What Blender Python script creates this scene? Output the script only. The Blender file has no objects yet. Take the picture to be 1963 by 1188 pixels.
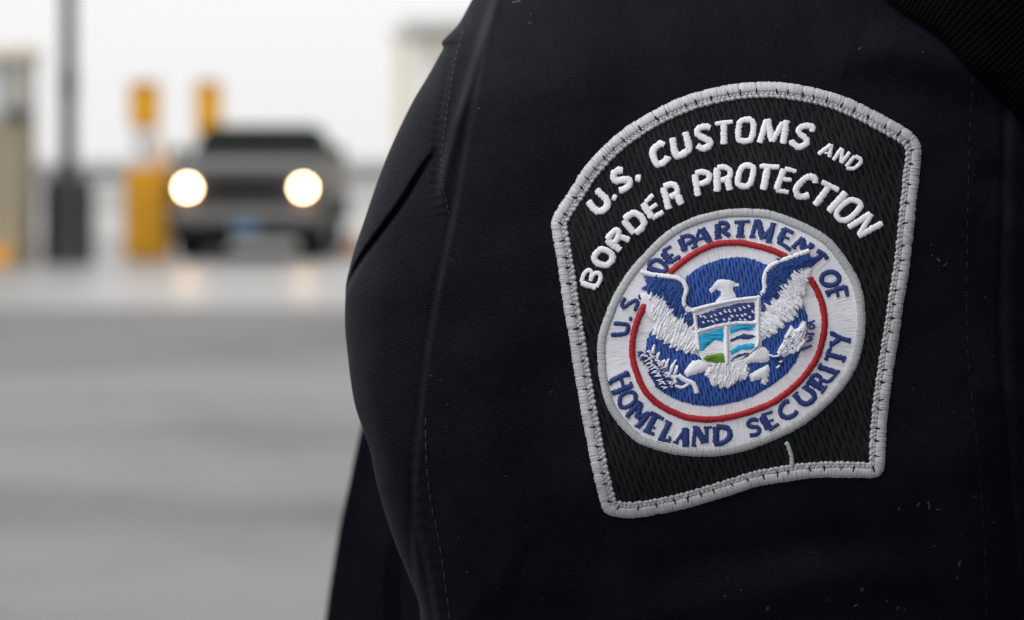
import bpy, bmesh, math, random
import numpy as np
from mathutils import Vector, Matrix
from mathutils.bvhtree import BVHTree
from mathutils.geometry import delaunay_2d_cdt
random.seed(7); RNG = np.random.default_rng(7)
R = math.radians
S = bpy.context.scene
COL = S.collection

# ------------------------------------------------------------------ camera, world, sun, exposure
PW, PH = 1963.0, 1188.0
CX, HORIZON, FPX, EYE = 981.5, 300.0, 100.0 / 36.0 * 1963.0, 1.3
cd = bpy.data.cameras.new('camera'); cam = bpy.data.objects.new('camera', cd); COL.objects.link(cam)
cam.location = (0, 0, EYE); cam.rotation_euler = (R(90), 0, 0)
cd.lens = 100; cd.sensor_width = 36; cd.shift_y = -(PH / 2 - HORIZON) / PW
cd.clip_start = 0.05; cd.clip_end = 6000
cd.dof.use_dof = True; cd.dof.focus_distance = 0.842; cd.dof.aperture_fstop = 11.8; cd.dof.aperture_blades = 0
S.camera = cam

w = bpy.data.worlds.new('World'); S.world = w; w.use_nodes = True
nt = w.node_tree; N = nt.nodes; L = nt.links; N.clear()
SUN_EL, SUN_AZ = 50.0, -112.0      # azimuth clockwise from +Y
sky = N.new('ShaderNodeTexSky'); sky.sky_type = 'NISHITA'; sky.sun_disc = False
sky.sun_elevation = R(SUN_EL); sky.sun_rotation = R(SUN_AZ); sky.dust_density = 4.0; sky.air_density = 1.0
hs = N.new('ShaderNodeHueSaturation'); hs.inputs['Saturation'].default_value = 0.06
L.new(sky.outputs[0], hs.inputs['Color'])
cl = N.new('ShaderNodeMix'); cl.data_type = 'RGBA'; cl.inputs['Factor'].default_value = 0.8
cl.inputs['B'].default_value = (10.9, 10.9, 10.9, 1)       # the closed cloud deck
L.new(hs.outputs[0], cl.inputs['A'])
tc = N.new('ShaderNodeTexCoord'); sp = N.new('ShaderNodeSeparateXYZ'); L.new(tc.outputs['Generated'], sp.inputs[0])
m1 = N.new('ShaderNodeMapRange'); m1.inputs['From Min'].default_value = 0; m1.inputs['From Max'].default_value = 1
m1.inputs['To Min'].default_value = 1.0; m1.inputs['To Max'].default_value = 1.75
L.new(sp.outputs['Z'], m1.inputs['Value'])
mu = N.new('ShaderNodeVectorMath'); mu.operation = 'SCALE'
L.new(cl.outputs['Result'], mu.inputs[0]); L.new(m1.outputs[0], mu.inputs['Scale'])
bg = N.new('ShaderNodeBackground'); bg.inputs['Strength'].default_value = 0.10
L.new(mu.outputs[0], bg.inputs['Color'])
wo = N.new('ShaderNodeOutputWorld'); L.new(bg.outputs[0], wo.inputs['Surface'])

sd = bpy.data.lights.new('sun', 'SUN'); sd.energy = 1.0; sd.angle = R(60); sd.color = (1, .97, .93)
sun = bpy.data.objects.new('sun', sd); COL.objects.link(sun)
az, el = R(SUN_AZ), R(SUN_EL)
sdir = Vector((math.sin(az) * math.cos(el), math.cos(az) * math.cos(el), math.sin(el)))
sun.rotation_euler = sdir.to_track_quat('Z', 'Y').to_euler()
S.view_settings.view_transform = 'Standard'; S.view_settings.look = 'None'
S.view_settings.gamma = 1; S.view_settings.exposure = 0.0
S.cycles.use_denoising = True

# ------------------------------------------------------------------ materials
def mat(name, col, rough=.6, spec=.5, metal=0.0, emit=None, es=0.0, sheen=0.0, coat=0.0):
    m = bpy.data.materials.new(name); m.use_nodes = True
    b = m.node_tree.nodes['Principled BSDF']
    b.inputs['Base Color'].default_value = (*col, 1); b.inputs['Roughness'].default_value = rough
    b.inputs['Specular IOR Level'].default_value = spec; b.inputs['Metallic'].default_value = metal
    b.inputs['Sheen Weight'].default_value = sheen; b.inputs['Coat Weight'].default_value = coat
    if emit:
        b.inputs['Emission Color'].default_value = (*emit, 1); b.inputs['Emission Strength'].default_value = es
    return m
class NB:
    """a few node shortcuts on one material"""
    def __init__(s, m): s.t = m.node_tree; s.b = s.t.nodes['Principled BSDF']
    def n(s, k, **kw):
        x = s.t.nodes.new(k)
        for a, v in kw.items(): setattr(x, a, v)
        return x
    def l(s, a, b): s.t.links.new(a, b)
    def ramp(s, src, stops):
        r = s.n('ShaderNodeValToRGB'); s.l(src, r.inputs[0]); e = r.color_ramp.elements
        while len(e) < len(stops): e.new(.5)
        for q, (p, c) in zip(e, stops): q.position = p; q.color = (*c, 1)
        return r.outputs[0]
    def bump(s, src, dist, strength=1.0, chain=None):
        q = s.n('ShaderNodeBump'); q.inputs['Distance'].default_value = dist; q.inputs['Strength'].default_value = strength
        s.l(src, q.inputs['Height'])
        if chain: s.l(chain, q.inputs['Normal'])
        return q.outputs[0]
    def scaled(s, sx, sy, kind='uv', sz=1.0, rot=0.0):
        t = s.n('ShaderNodeUVMap', uv_map='stitch').outputs[0] if kind == 'uv' else s.n('ShaderNodeTexCoord').outputs['Object']
        mp = s.n('ShaderNodeMapping'); mp.inputs['Scale'].default_value = (sx, sy, sz); mp.inputs['Rotation'].default_value = (0, 0, rot)
        s.l(t, mp.inputs[0]); return mp.outputs[0]
    def noise(s, vec, scale=1.0, detail=2.0, rough=.5):
        q = s.n('ShaderNodeTexNoise'); q.inputs['Scale'].default_value = scale; q.inputs['Detail'].default_value = detail
        q.inputs['Roughness'].default_value = rough; s.l(vec, q.inputs['Vector']); return q.outputs['Fac']

def noisy(name, col, var=.25, scale=3.0, rough=.6, spec=.4, bump=0.0, **kw):
    m = mat(name, col, rough, spec, **kw); q = NB(m)
    f = q.noise(q.scaled(1, 1, 'obj'), scale, 5, .6)
    lo = tuple(c * (1 - var) for c in col); hi = tuple(min(1, c * (1 + var)) for c in col)
    q.l(q.ramp(f, [(.3, lo), (.7, hi)]), q.b.inputs['Base Color'])
    if bump: q.l(q.bump(f, bump), q.b.inputs['Normal'])
    return m

def thread(name, col, pitch=3.4, length=40.0, rough=.5, spec=.35, var=.22, depth=.00022):
    """satin stitched thread: fine streaks across u, long in v (u, v in tenths of a stitch)"""
    m = mat(name, col, rough, spec); q = NB(m)
    f = q.noise(q.scaled(1.0 / pitch, 1.0 / length), 1.0, 1.5, .5)
    g = q.noise(q.scaled(1.0 / 30, 1.0 / 30), 1.0, 2, .5)
    lo = tuple(c * (1 - 1.6 * var) for c in col); hi = tuple(min(1, c * (1 + .35 * var)) for c in col)
    mx = q.n('ShaderNodeMath', operation='MULTIPLY_ADD'); q.l(g, mx.inputs[0]); mx.inputs[1].default_value = .25; q.l(f, mx.inputs[2])
    q.l(q.ramp(mx.outputs[0], [(.42, lo), (.62, hi)]), q.b.inputs['Base Color'])
    q.l(q.bump(f, depth), q.b.inputs['Normal'])
    q.b.inputs['Sheen Weight'].default_value = .05
    return m

M = {}
M['white_thread'] = thread('white_thread', (.82, .82, .89), pitch=2.0, var=.15, depth=.00016)
M['grey_thread'] = thread('grey_thread', (.43, .44, .46), pitch=3.0)
M['silver_thread'] = thread('silver_thread', (.46, .46, .48), pitch=3.2, length=60, depth=.0003, var=.3)
M['navy_thread'] = thread('navy_thread', (.019, .042, .185), var=.3)
M['wing_thread'] = thread('wing_thread', (.019, .064, .27), pitch=5, length=22, var=.6, depth=.0004)
M['red_thread'] = thread('red_thread', (.37, .010, .018), var=.3)
M['cyan_thread'] = thread('cyan_thread', (.01, .38, .68), var=.35)
M['green_thread'] = thread('green_thread', (.12, .27, .02), var=.5)
M['dark_thread'] = mat('dark_thread', (.012, .012, .014), .8, .1)

def field_material(name='black_patch_twill', lo=(.0012, .0014, .0018), hi=(.0100, .0136, .0152), pitch=10.0, length=38.0, spec=.2):
    """long stitches lying side by side; short dark slits open between them in staggered columns"""
    m = mat(name, hi, .55, spec); q = NB(m)
    wob = q.noise(q.scaled(1 / 26.0, 1 / 60.0), 1.0, 2, .5)
    sx = q.n('ShaderNodeSeparateXYZ'); q.l(q.scaled(1, 1), sx.inputs[0])
    def mth(op, a, b=None, c=None):
        z = q.n('ShaderNodeMath', operation=op)
        for k, v in enumerate((a, b, c)):
            if v is None: continue
            if isinstance(v, (int, float)): z.inputs[k].default_value = v
            else: q.l(v, z.inputs[k])
        return z.outputs[0]
    U = mth('DIVIDE', mth('MULTIPLY_ADD', wob, 9.0, sx.outputs['X']), pitch)
    col = mth('ROUND', U); fr = mth('MULTIPLY', mth('ABSOLUTE', mth('SUBTRACT', U, col)), 2.0)   # 0 on a column line
    ph = mth('MULTIPLY_ADD', wob, 9.0, mth('MULTIPLY_ADD', col, 2.55, mth('MULTIPLY', sx.outputs['Y'], 2 * math.pi / length)))
    sl = mth('MULTIPLY_ADD', mth('SINE', ph), .24, .03)
    open_ = mth('SUBTRACT', fr, sl)
    f = q.noise(q.scaled(1 / 2.8, 1 / 40.0), 1.0, 2, .5)
    c = q.ramp(open_, [(.02, (0, 0, 0)), (.34, (1, 1, 1))])
    v = mth('MULTIPLY', c, mth('MULTIPLY_ADD', f, .9, .45))
    q.l(q.ramp(v, [(.06, lo), (.95, hi)]), q.b.inputs['Base Color'])
    q.l(q.bump(v, .0006), q.b.inputs['Normal'])
    return m
M['field'] = field_material()
M['blue_thread'] = field_material('blue_fill_thread', (.012, .036, .17), (.042, .120, .47), 6.5, 24.0, .3)

def jacket_material(name='jacket_cloth', k=1.55, sheen=.010, spec=.03):
    m = mat(name, (.0025, .0028, .0045), .6, spec); q = NB(m)
    w1 = q.n('ShaderNodeTexWave', wave_type='BANDS', bands_direction='Y'); w1.inputs['Scale'].default_value = .078
    w1.inputs['Distortion'].default_value = 5.0; w1.inputs['Detail'].default_value = 3; w1.inputs['Detail Scale'].default_value = .12
    q.l(q.scaled(1, 1, 'uv', 1, R(-6)), w1.inputs['Vector'])
    f = q.noise(q.scaled(1 / 6.0, 1 / 2.4, 'uv', 1, R(-6)), 1.0, 3, .65)
    f2 = q.noise(q.scaled(1 / 2.6, 1 / 2.6), 1.0, 2, .6)
    g = q.noise(q.scaled(1 / 150.0, 1 / 190.0), 1.0, 4, .6)
    w2 = q.n('ShaderNodeMath', operation='MULTIPLY'); q.l(w1.outputs['Fac'], w2.inputs[0]); w2.inputs[1].default_value = .32
    a0 = q.n('ShaderNodeMath', operation='MULTIPLY_ADD'); q.l(f, a0.inputs[0]); a0.inputs[1].default_value = 1.1; q.l(w2.outputs[0], a0.inputs[2])
    a = q.n('ShaderNodeMath', operation='MULTIPLY_ADD'); q.l(f2, a.inputs[0]); a.inputs[1].default_value = .6; q.l(a0.outputs[0], a.inputs[2])
    c1 = q.ramp(a.outputs[0], [(.60, (.0003 * k, .0003 * k, .0006 * k)), (1.04, (.0055 * k, .0060 * k, .0092 * k))])
    c2 = q.ramp(g, [(.3, (.7, .7, .72)), (.7, (1.2, 1.15, 1.12))])
    mx = q.n('ShaderNodeMix', data_type='RGBA', blend_type='MULTIPLY'); mx.inputs['Factor'].default_value = 1
    q.l(c1, mx.inputs['A']); q.l(c2, mx.inputs['B'])
    wr = q.n('ShaderNodeAttribute', attribute_name='crease_sheen')          # sheen of the stretched creases, painted in as a paler colour
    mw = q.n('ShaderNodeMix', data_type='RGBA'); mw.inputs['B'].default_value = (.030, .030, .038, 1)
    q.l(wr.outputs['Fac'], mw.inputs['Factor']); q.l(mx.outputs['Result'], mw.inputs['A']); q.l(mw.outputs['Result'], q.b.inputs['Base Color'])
    b1 = q.bump(a.outputs[0], .00032)
    q.l(q.bump(g, .004, .35, b1), q.b.inputs['Normal'])
    q.b.inputs['Sheen Weight'].default_value = sheen; q.b.inputs['Sheen Roughness'].default_value = .36
    q.b.inputs['Sheen Tint'].default_value = (.76, .83, 1, 1); q.b.inputs['Specular Tint'].default_value = (.8, .88, 1, 1)
    return m
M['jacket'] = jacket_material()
M['jacket_body'] = jacket_material('jacket_body_cloth', 1.1, .0, .0)
M['jacket_plain'] = mat('jacket_plain', (.004, .0042, .0055), .65, .15, sheen=.015)
M['lint'] = mat('lint', (.050, .060, .072), .9, .1)
M['webbing'] = (lambda m: m)(mat('webbing', (.0018, .0018, .0022), .7, .03))
q = NB(M['webbing'])
wv = q.n('ShaderNodeTexWave', wave_type='BANDS', bands_direction='X'); wv.inputs['Scale'].default_value = .034; q.l(q.scaled(1, 1), wv.inputs['Vector'])
wv2 = q.n('ShaderNodeTexWave', wave_type='BANDS', bands_direction='Y'); wv2.inputs['Scale'].default_value = .034; q.l(q.scaled(1, 1), wv2.inputs['Vector'])
mm = q.n('ShaderNodeMath', operation='MULTIPLY'); q.l(wv.outputs['Fac'], mm.inputs[0]); q.l(wv2.outputs['Fac'], mm.inputs[1])
q.l(q.ramp(mm.outputs[0], [(.1, (.0003, .0003, .0004)), (.9, (.0016, .0016, .0020))]), q.b.inputs['Base Color'])
q.l(q.bump(mm.outputs[0], .0005), q.b.inputs['Normal'])

# ------------------------------------------------------------------ object helpers
def tag(o, label=None, cat=None, group=None, kind=None):
    if label: o['label'] = label
    if cat: o['category'] = cat
    if group: o['group'] = group
    if kind: o['kind'] = kind
    return o
def empty(name, loc=(0, 0, 0), label=None, cat=None, group=None, rz=0.0):
    o = bpy.data.objects.new(name, None); COL.objects.link(o); o.location = loc; o.rotation_euler = (0, 0, rz)
    o.empty_display_size = .1
    bpy.context.view_layer.update()
    return tag(o, label, cat, group)
def mesh_obj(name, verts, faces, m, parent=None, uv=None, smooth=True):
    me = bpy.data.meshes.new(name); me.from_pydata([tuple(v) for v in verts], [], [tuple(f) for f in faces]); me.update()
    if uv is not None:
        lay = me.uv_layers.new(name='stitch')
        vi = np.empty(len(me.loops), dtype=np.int32); me.loops.foreach_get('vertex_index', vi)
        lay.data.foreach_set('uv', np.asarray(uv, dtype=np.float32)[vi].ravel())
    if smooth: me.polygons.foreach_set('use_smooth', [True] * len(me.polygons))
    me.materials.append(m)
    o = bpy.data.objects.new(name, me); COL.objects.link(o)
    if parent is not None: o.parent = parent
    return o
def bm_obj(name, bm, m, parent=None, smooth=False):
    me = bpy.data.meshes.new(name); bmesh.ops.recalc_face_normals(bm, faces=bm.faces); bm.to_mesh(me); bm.free()
    if smooth: me.polygons.foreach_set('use_smooth', [True] * len(me.polygons))
    me.materials.append(m)
    o = bpy.data.objects.new(name, me); COL.objects.link(o)
    if parent is not None: o.parent = parent
    return o
def box(bm, x0, x1, y0, y1, z0, z1, bev=0.0, seg=2):
    r = bmesh.ops.create_cube(bm, size=1); vs = r['verts']
    for v in vs: v.co = Vector((x0 + (v.co.x + .5) * (x1 - x0), y0 + (v.co.y + .5) * (y1 - y0), z0 + (v.co.z + .5) * (z1 - z0)))
    if bev:
        es = list({e for v in vs for e in v.link_edges}); bmesh.ops.bevel(bm, geom=es, offset=bev, segments=seg, affect='EDGES')
def cyl(bm, p0, p1, r0, r1=None, seg=20):
    p0, p1 = Vector(p0), Vector(p1); d = p1 - p0
    mt = Matrix.Translation((p0 + p1) / 2) @ d.to_track_quat('Z', 'Y').to_matrix().to_4x4()
    bmesh.ops.create_cone(bm, cap_ends=True, segments=seg, radius1=r0, radius2=r0 if r1 is None else r1, depth=d.length, matrix=mt)
def prism(bm, prof, x0, x1, taper=None):
    """profile of (y, z) pairs extruded along x; taper(z) narrows the half width"""
    c = (x0 + x1) / 2; h = (x1 - x0) / 2; tp = taper or (lambda y, z: 1.0)
    a = [bm.verts.new((c - h * tp(y, z), y, z)) for y, z in prof]; b = [bm.verts.new((c + h * tp(y, z), y, z)) for y, z in prof]
    bm.faces.new(a); bm.faces.new(b[::-1]); n = len(prof)
    for i in range(n): bm.faces.new((a[i], a[(i + 1) % n], b[(i + 1) % n], b[i]))
def at(px, py, Y): return Vector(((px - CX) / FPX * Y, Y, EYE - (py - HORIZON) / FPX * Y))
def gx(px, Y): return (px - CX) / FPX * Y
def gz(py, Y): return EYE - (py - HORIZON) / FPX * Y

# ------------------------------------------------------------------ ground
m = mat('yard_concrete', (.30, .30, .29), .33, .5); q = NB(m)
f = q.noise(q.scaled(.5, .12, 'obj'), 1.0, 6, .62)
q.l(q.ramp(f, [(.3, (.17, .17, .168)), (.7, (.29, .285, .28))]), q.b.inputs['Base Color'])
g = q.noise(q.scaled(.25, .9, 'obj'), 1.0, 3, .5)
rr = q.n('ShaderNodeMapRange'); q.l(g, rr.inputs[0]); rr.inputs['To Min'].default_value = .27; rr.inputs['To Max'].default_value = .50; q.l(rr.outputs[0], q.b.inputs['Roughness'])
bm = bmesh.new(); YARD = [(-900, -300), (900, -300), (900, 3000), (-900, 3000)]
bm.faces.new([bm.verts.new((x, y, 0)) for x, y in YARD])
tag(bm_obj('ground', bm, m), 'pale wet concrete yard round the truck and posts', 'ground', kind='structure')

m = mat('asphalt', (.1, .1, .1), .58, .26); q = NB(m)
f1 = q.noise(q.scaled(.30, .42, 'obj'), 1.0, 6, .68); f2 = q.noise(q.scaled(1, 1, 'obj'), 160.0, 2, .6); f3 = q.noise(q.scaled(.05, 1.1, 'obj'), 1.0, 3, .5)
a = q.n('ShaderNodeMath', operation='MULTIPLY_ADD'); q.l(f2, a.inputs[0]); a.inputs[1].default_value = .5; q.l(f1, a.inputs[2])
a2 = q.n('ShaderNodeMath', operation='MULTIPLY_ADD'); q.l(f3, a2.inputs[0]); a2.inputs[1].default_value = .28; q.l(a.outputs[0], a2.inputs[2])
base_ = q.ramp(a2.outputs[0], [(.62, (.056, .056, .057)), (.94, (.168, .166, .170))])
sy = q.n('ShaderNodeSeparateXYZ'); q.l(q.scaled(1, 1, 'obj'), sy.inputs[0])
wy = q.n('ShaderNodeMath', operation='MULTIPLY_ADD'); q.l(f1, wy.inputs[0]); wy.inputs[1].default_value = 1.6; q.l(sy.outputs['Y'], wy.inputs[2])
ny = q.n('ShaderNodeMath', operation='DIVIDE'); q.l(wy.outputs[0], ny.inputs[0]); ny.inputs[1].default_value = 30.0
# resurfaced strips laid across the road, darker where the newer tar is
bd = q.ramp(ny.outputs[0], [(.0, (1, 1, 1)), (.340, (1, 1, 1)), (.368, (.80, .80, .80)), (.395, (.84, .84, .84)), (.42, (1.06, 1.06, 1.06)), (.58, (1, 1, 1)), (.64, (.86, .86, .85)), (.82, (.74, .73, .72))])
mb = q.n('ShaderNodeMix', data_type='RGBA', blend_type='MULTIPLY'); mb.inputs['Factor'].default_value = 1
q.l(base_, mb.inputs['A']); q.l(bd, mb.inputs['B']); q.l(mb.outputs['Result'], q.b.inputs['Base Color'])
q.l(q.bump(f2, .004), q.b.inputs['Normal'])
bm = bmesh.new(); bm.faces.new([bm.verts.new((x, y, .004)) for x, y in [(-300, -120), (300, -120), (300, 24.3), (-300, 24.6)]])
tag(bm_obj('road', bm, m), 'grey asphalt road between the officer and the yard', 'road', kind='structure')

# ------------------------------------------------------------------ the truck
M['truck_paint'] = noisy('truck_paint', (.034, .032, .030), .08, 8, .35, .5, metal=.35, coat=.3)
M['truck_dark'] = mat('truck_dark', (.008, .008, .009), .6, .2)
M['glass_dark'] = mat('glass_dark', (.006, .010, .008), .45, .06)
M['rubber'] = mat('rubber', (.012, .012, .012), .8, .3)
M['chrome'] = mat('chrome', (.30, .30, .30), .3, .5, metal=.8)
M['plate'] = noisy('plate', (.10, .20, .34), .4, 30, .5)
M['lamp'] = mat('lamp', (.9, .9, .9), .2, .5, emit=(1, .64, .32), es=34)
M['amber'] = mat('amber', (.55, .16, .02), .3, .5)
def build_truck():
    Yf = 35.4; cx = gx(471, Yf)
    t = empty('pickup_truck', (cx, Yf, 0), 'silver grey pickup truck facing the camera with both headlights lit', 'truck')
    hw = .98
    bm = bmesh.new()
    prof = [(.05, .52), (0, .62), (.0, 1.02), (.06, 1.16), (.35, 1.25), (1.55, 1.31), (1.75, 1.30), (5.2, 1.27), (5.25, .55), (4.9, .42), (1.9, .38), (.6, .38), (.2, .42)]
    prism(bm, prof, -hw, hw, lambda y, z: (.90 if z > 1.2 and y < 1.6 else .965) * (1 if y > .25 else .955) if z > 1.1 else (1 if y > .25 else .955))
    bmesh.ops.bevel(bm, geom=list(bm.edges), offset=.035, segments=2, affect='EDGES')
    bm_obj('body', bm, M['truck_paint'], t)
    bm = bmesh.new()
    secs = [(1.34, [(1.50, .87), (3.95, .87)]), (1.715, [(1.93, .72), (3.72, .74)]), (1.76, [(2.15, .64), (3.60, .66)])]
    loops = []
    for z, ((ya, ha), (yb, hb)) in secs:
        loops.append([bm.verts.new(p) for p in [(-ha, ya, z - .05), (ha, ya, z - .05), (hb, yb, z - .05), (-hb, yb, z - .05)]])
    for A, B in zip(loops, loops[1:]):
        for i in range(4): bm.faces.new((A[i], A[(i + 1) % 4], B[(i + 1) % 4], B[i]))
    bm.faces.new(loops[-1]); bm.faces.new(loops[0][::-1])
    bmesh.ops.bevel(bm, geom=list(bm.edges), offset=.04, segments=2, affect='EDGES')
    bm_obj('cab', bm, M['truck_paint_dark'], t)
    bm = bmesh.new()
    fr = [(-.82, 1.535, 1.325), (.82, 1.535, 1.325), (.695, 1.92, 1.655), (-.695, 1.92, 1.655)]
    nrm = Vector((0, -.65, .76)).normalized()
    a = [bm.verts.new(Vector(p) + nrm * .022) for p in fr]; b = [bm.verts.new(Vector(p) - nrm * .01) for p in fr]
    bm.faces.new(a)
    for i in range(4): bm.faces.new((a[i], b[i], b[(i + 1) % 4], a[(i + 1) % 4]))
    bm_obj('windshield', bm, M['glass_dark'], t)
    for s in (-1, 1):
        bm = bmesh.new()
        pts = [(s * .872, 1.72, 1.33), (s * .872, 3.6, 1.33), (s * .765, 3.5, 1.60), (s * .755, 2.05, 1.60)]
        a = [bm.verts.new((x + s * .012, y, z)) for x, y, z in pts]; b = [bm.verts.new((x - s * .02, y, z)) for x, y, z in pts]
        bm.faces.new(a)
        for i in range(4): bm.faces.new((a[i], b[i], b[(i + 1) % 4], a[(i + 1) % 4]))
        bm_obj('side_window', bm, M['glass_dark'], t)
        bm = bmesh.new(); box(bm, s * 1.02 - .11, s * 1.02 + .11, 1.72, 1.82, 1.24, 1.43, .03); bm_obj('mirror', bm, M['truck_dark'], t)
        bm = bmesh.new(); cyl(bm, (s * .72, -.035, .905), (s * .72, .05, .905), .145, .15, 28)
        hl = bm_obj('headlight', bm, M['chrome'], t)
        bm = bmesh.new(); cyl(bm, (s * .72, -.052, .905), (s * .72, -.038, .905), .085, .09, 28); bm_obj('lens', bm, M['lamp'], hl)
        bm = bmesh.new(); box(bm, s * .74 - .12, s * .74 + .12, -.03, .02, .70, .755, .012); bm_obj('turn_signal', bm, M['amber'], t)
        bm = bmesh.new(); cyl(bm, (s * .60, -.075, .52), (s * .60, -.03, .52), .055, None, 16); bm_obj('fog_lamp', bm, M['chrome'], t)
        for y in (.95, 4.2):
            bm = bmesh.new(); cyl(bm, (s * .60, y, .37), (s * .955, y, .37), .37, None, 32)
            bmesh.ops.bevel(bm, geom=[e for e in bm.edges if len(e.link_faces) == 2 and e.calc_face_angle(0) > 1], offset=.05, segments=3, affect='EDGES')
            wl = bm_obj('wheel', bm, M['rubber'], t)
            bm = bmesh.new(); cyl(bm, (s * .90, y, .37), (s * .968, y, .37), .23, .20, 24); bm_obj('rim', bm, M['chrome'], wl)
    bm = bmesh.new(); box(bm, -.50, .50, -.035, .04, .80, 1.06, .02); g = bm_obj('grille', bm, M['truck_paint'], t)
    bm = bmesh.new()
    for k in range(3): box(bm, -.43, .43, -.045, -.02, .835 + k * .07, .892 + k * .07)
    bm_obj('grille_slats', bm, M['truck_dark'], g)
    bm = bmesh.new(); box(bm, -.97, .97, -.09, .20, .46, .66, .045, 3); bm_obj('bumper', bm, M['bumper'], t)
    bm = bmesh.new(); box(bm, -.93, .93, -.02, .55, .25, .457, .03); bm_obj('valance', bm, M['truck_dark'], t)
    bm = bmesh.new(); box(bm, -.16, .16, -.115, -.095, .35, .50, .01); bm_obj('licence_plate', bm, M['plate'], t)
    for s in (-1, 1):
        bm = bmesh.new(); box(bm, s * .985 - .012, s * .985 + .012, .45, 5.0, .40, .78, .008); bm_obj('side_cladding', bm, M['truck_dark'], t)
    bm = bmesh.new(); box(bm, -.85, .85, .7, 5.0, .26, .40); bm_obj('chassis', bm, M['truck_dark'], t)
M['truck_paint_dark'] = noisy('truck_paint_dark', (.008, .008, .008), .1, 8, .6, .0)
M['bumper'] = noisy('bumper', (.17, .165, .16), .1, 12, .4, .5, metal=.3)
build_truck()

# ------------------------------------------------------------------ posts, booth, barrier, buildings at the back
M['yellow'] = noisy('yellow_paint', (.82, .40, .010), .1, 5, .45, .4)
M['pale_box'] = noisy('pale_box', (.80, .81, .82), .06, 5, .5)
M['dark_steel'] = noisy('dark_steel', (.025, .032, .034), .2, 5, .45)
M['pedestal'] = noisy('pedestal', (.055, .053, .05), .25, 2, .8)
M['beige'] = noisy('beige_wall', (.29, .25, .18), .12, 1.5, .8)
M['cream'] = noisy('cream_column', (.74, .68, .55), .05, 1.5, .7)
M['panel'] = noisy('pale_panel', (.80, .80, .79), .04, 1.5, .6)  # gatehouse wall, columns and roof lightened to stand in for veiling glare
M['window'] = mat('booth_glass', (.48, .50, .51), .15, .6)  # pale base colour stands in for sky reflected in the glass
M['roof_grey'] = noisy('roof_grey', (.58, .58, .57), .1, 2, .7)
M['barrier'] = noisy('barrier_concrete', (.50, .50, .49), .12, 1.2, .8)
M['rail'] = noisy('rail_steel', (.16, .17, .17), .1, 3, .5)
M['orange'] = noisy('orange_plastic', (.42, .16, .04), .15, 6, .6)

Y1 = 36.2
t = empty('camera_post', (gx(278, Y1), Y1, 0), 'yellow lane post with pale camera box beside the truck headlight', 'lane post')
def pb(name, x0, x1, y0, y1, dep, m, par, base, bev=.012, Y=Y1, off=0.0):
    bm = bmesh.new(); box(bm, gx(x0, Y) - base.x, gx(x1, Y) - base.x, off - dep / 2, off + dep / 2, max(0, gz(y1, Y)), gz(y0, Y), bev)
    return bm_obj(name, bm, m, par)
o1 = t.location
c = pb('cabinet', 243, 326, 322, 520, .5, M['yellow'], t, o1, .03)
pb('cabinet_door', 262, 306, 340, 480, .04, M['yellow'], c, o1, .01, off=-.27)
pb('mast', 284, 296, 165, 322, .09, M['yellow'], t, o1)
h = pb('head', 250, 305, 164, 246, .34, M['yellow'], t, o1, .03)
pb('hood', 248, 307, 157, 163, .42, M['yellow'], h, o1, .006)
c = pb('camera_box', 256, 302, 247, 312, .30, M['pale_box'], t, o1, .02)
bm = bmesh.new(); cyl(bm, (gx(276, Y1) - o1.x, -.19, gz(280, Y1)), (gx(276, Y1) - o1.x, -.15, gz(280, Y1)), .035); bm_obj('camera_lens', bm, M['dark_steel'], c)
bm = bmesh.new(); cyl(bm, (gx(302, Y1) - o1.x, .05, gz(262, Y1)), (gx(318, Y1) - o1.x, .05, gz(330, Y1)), .045); bm_obj('brace', bm, M['yellow'], t)

Y2 = 40.0
t = empty('sign_post', (gx(405, Y2), Y2, 0), 'tall yellow lane post standing behind the truck', 'lane post')
o2 = t.location
pb('post', 387, 420, 172, 500, .25, M['yellow'], t, o2, .02, Y2)
h = pb('head', 380, 428, 164, 262, .34, M['yellow'], t, o2, .03, Y2, -.31)
pb('hood', 378, 430, 157, 163, .42, M['yellow'], h, o2, .006, Y2, -.31)
pb('base_plate', 380, 430, 474, 476, .5, M['dark_steel'], t, o2, .004, Y2)

Y3 = 34.6
t = empty('lamp_post', (gx(131, Y3), Y3, 0), 'dark lamp post rising from a thick grey pedestal', 'lamp post')
o3 = t.location
bm = bmesh.new(); cyl(bm, (0, 0, 1.10), (0, 0, 8.6), .102, .08, 20); p = bm_obj('pole', bm, M['dark_steel'], t)
bm = bmesh.new(); cyl(bm, (0, 0, 2.0), (0, 0, 2.35), .115, None, 16); bm_obj('collar', bm, M['dark_steel'], p)
bm = bmesh.new(); cyl(bm, (0, 0, 0), (0, 0, 1.02), .235, .225, 8); cyl(bm, (0, 0, 1.02), (0, 0, 1.14), .225, .12, 8)
bm_obj('pedestal', bm, M['pedestal'], t)
bm = bmesh.new(); cyl(bm, (0, 0, 8.45), (1.5, 0, 8.75), .05, .04); bm_obj('arm', bm, M['dark_steel'], t)
bm = bmesh.new(); box(bm, 1.4, 2.1, -.15, .15, 8.68, 8.82, .04); bm_obj('luminaire', bm, M['rail'], t)
for s in (-1, 1):
    bm = bmesh.new(); box(bm, s * .25 - .04, s * .25 + .04, -.14, .16, .0, .98, .01); bm_obj('side_panel', bm, M['dark_steel'], t)

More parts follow.
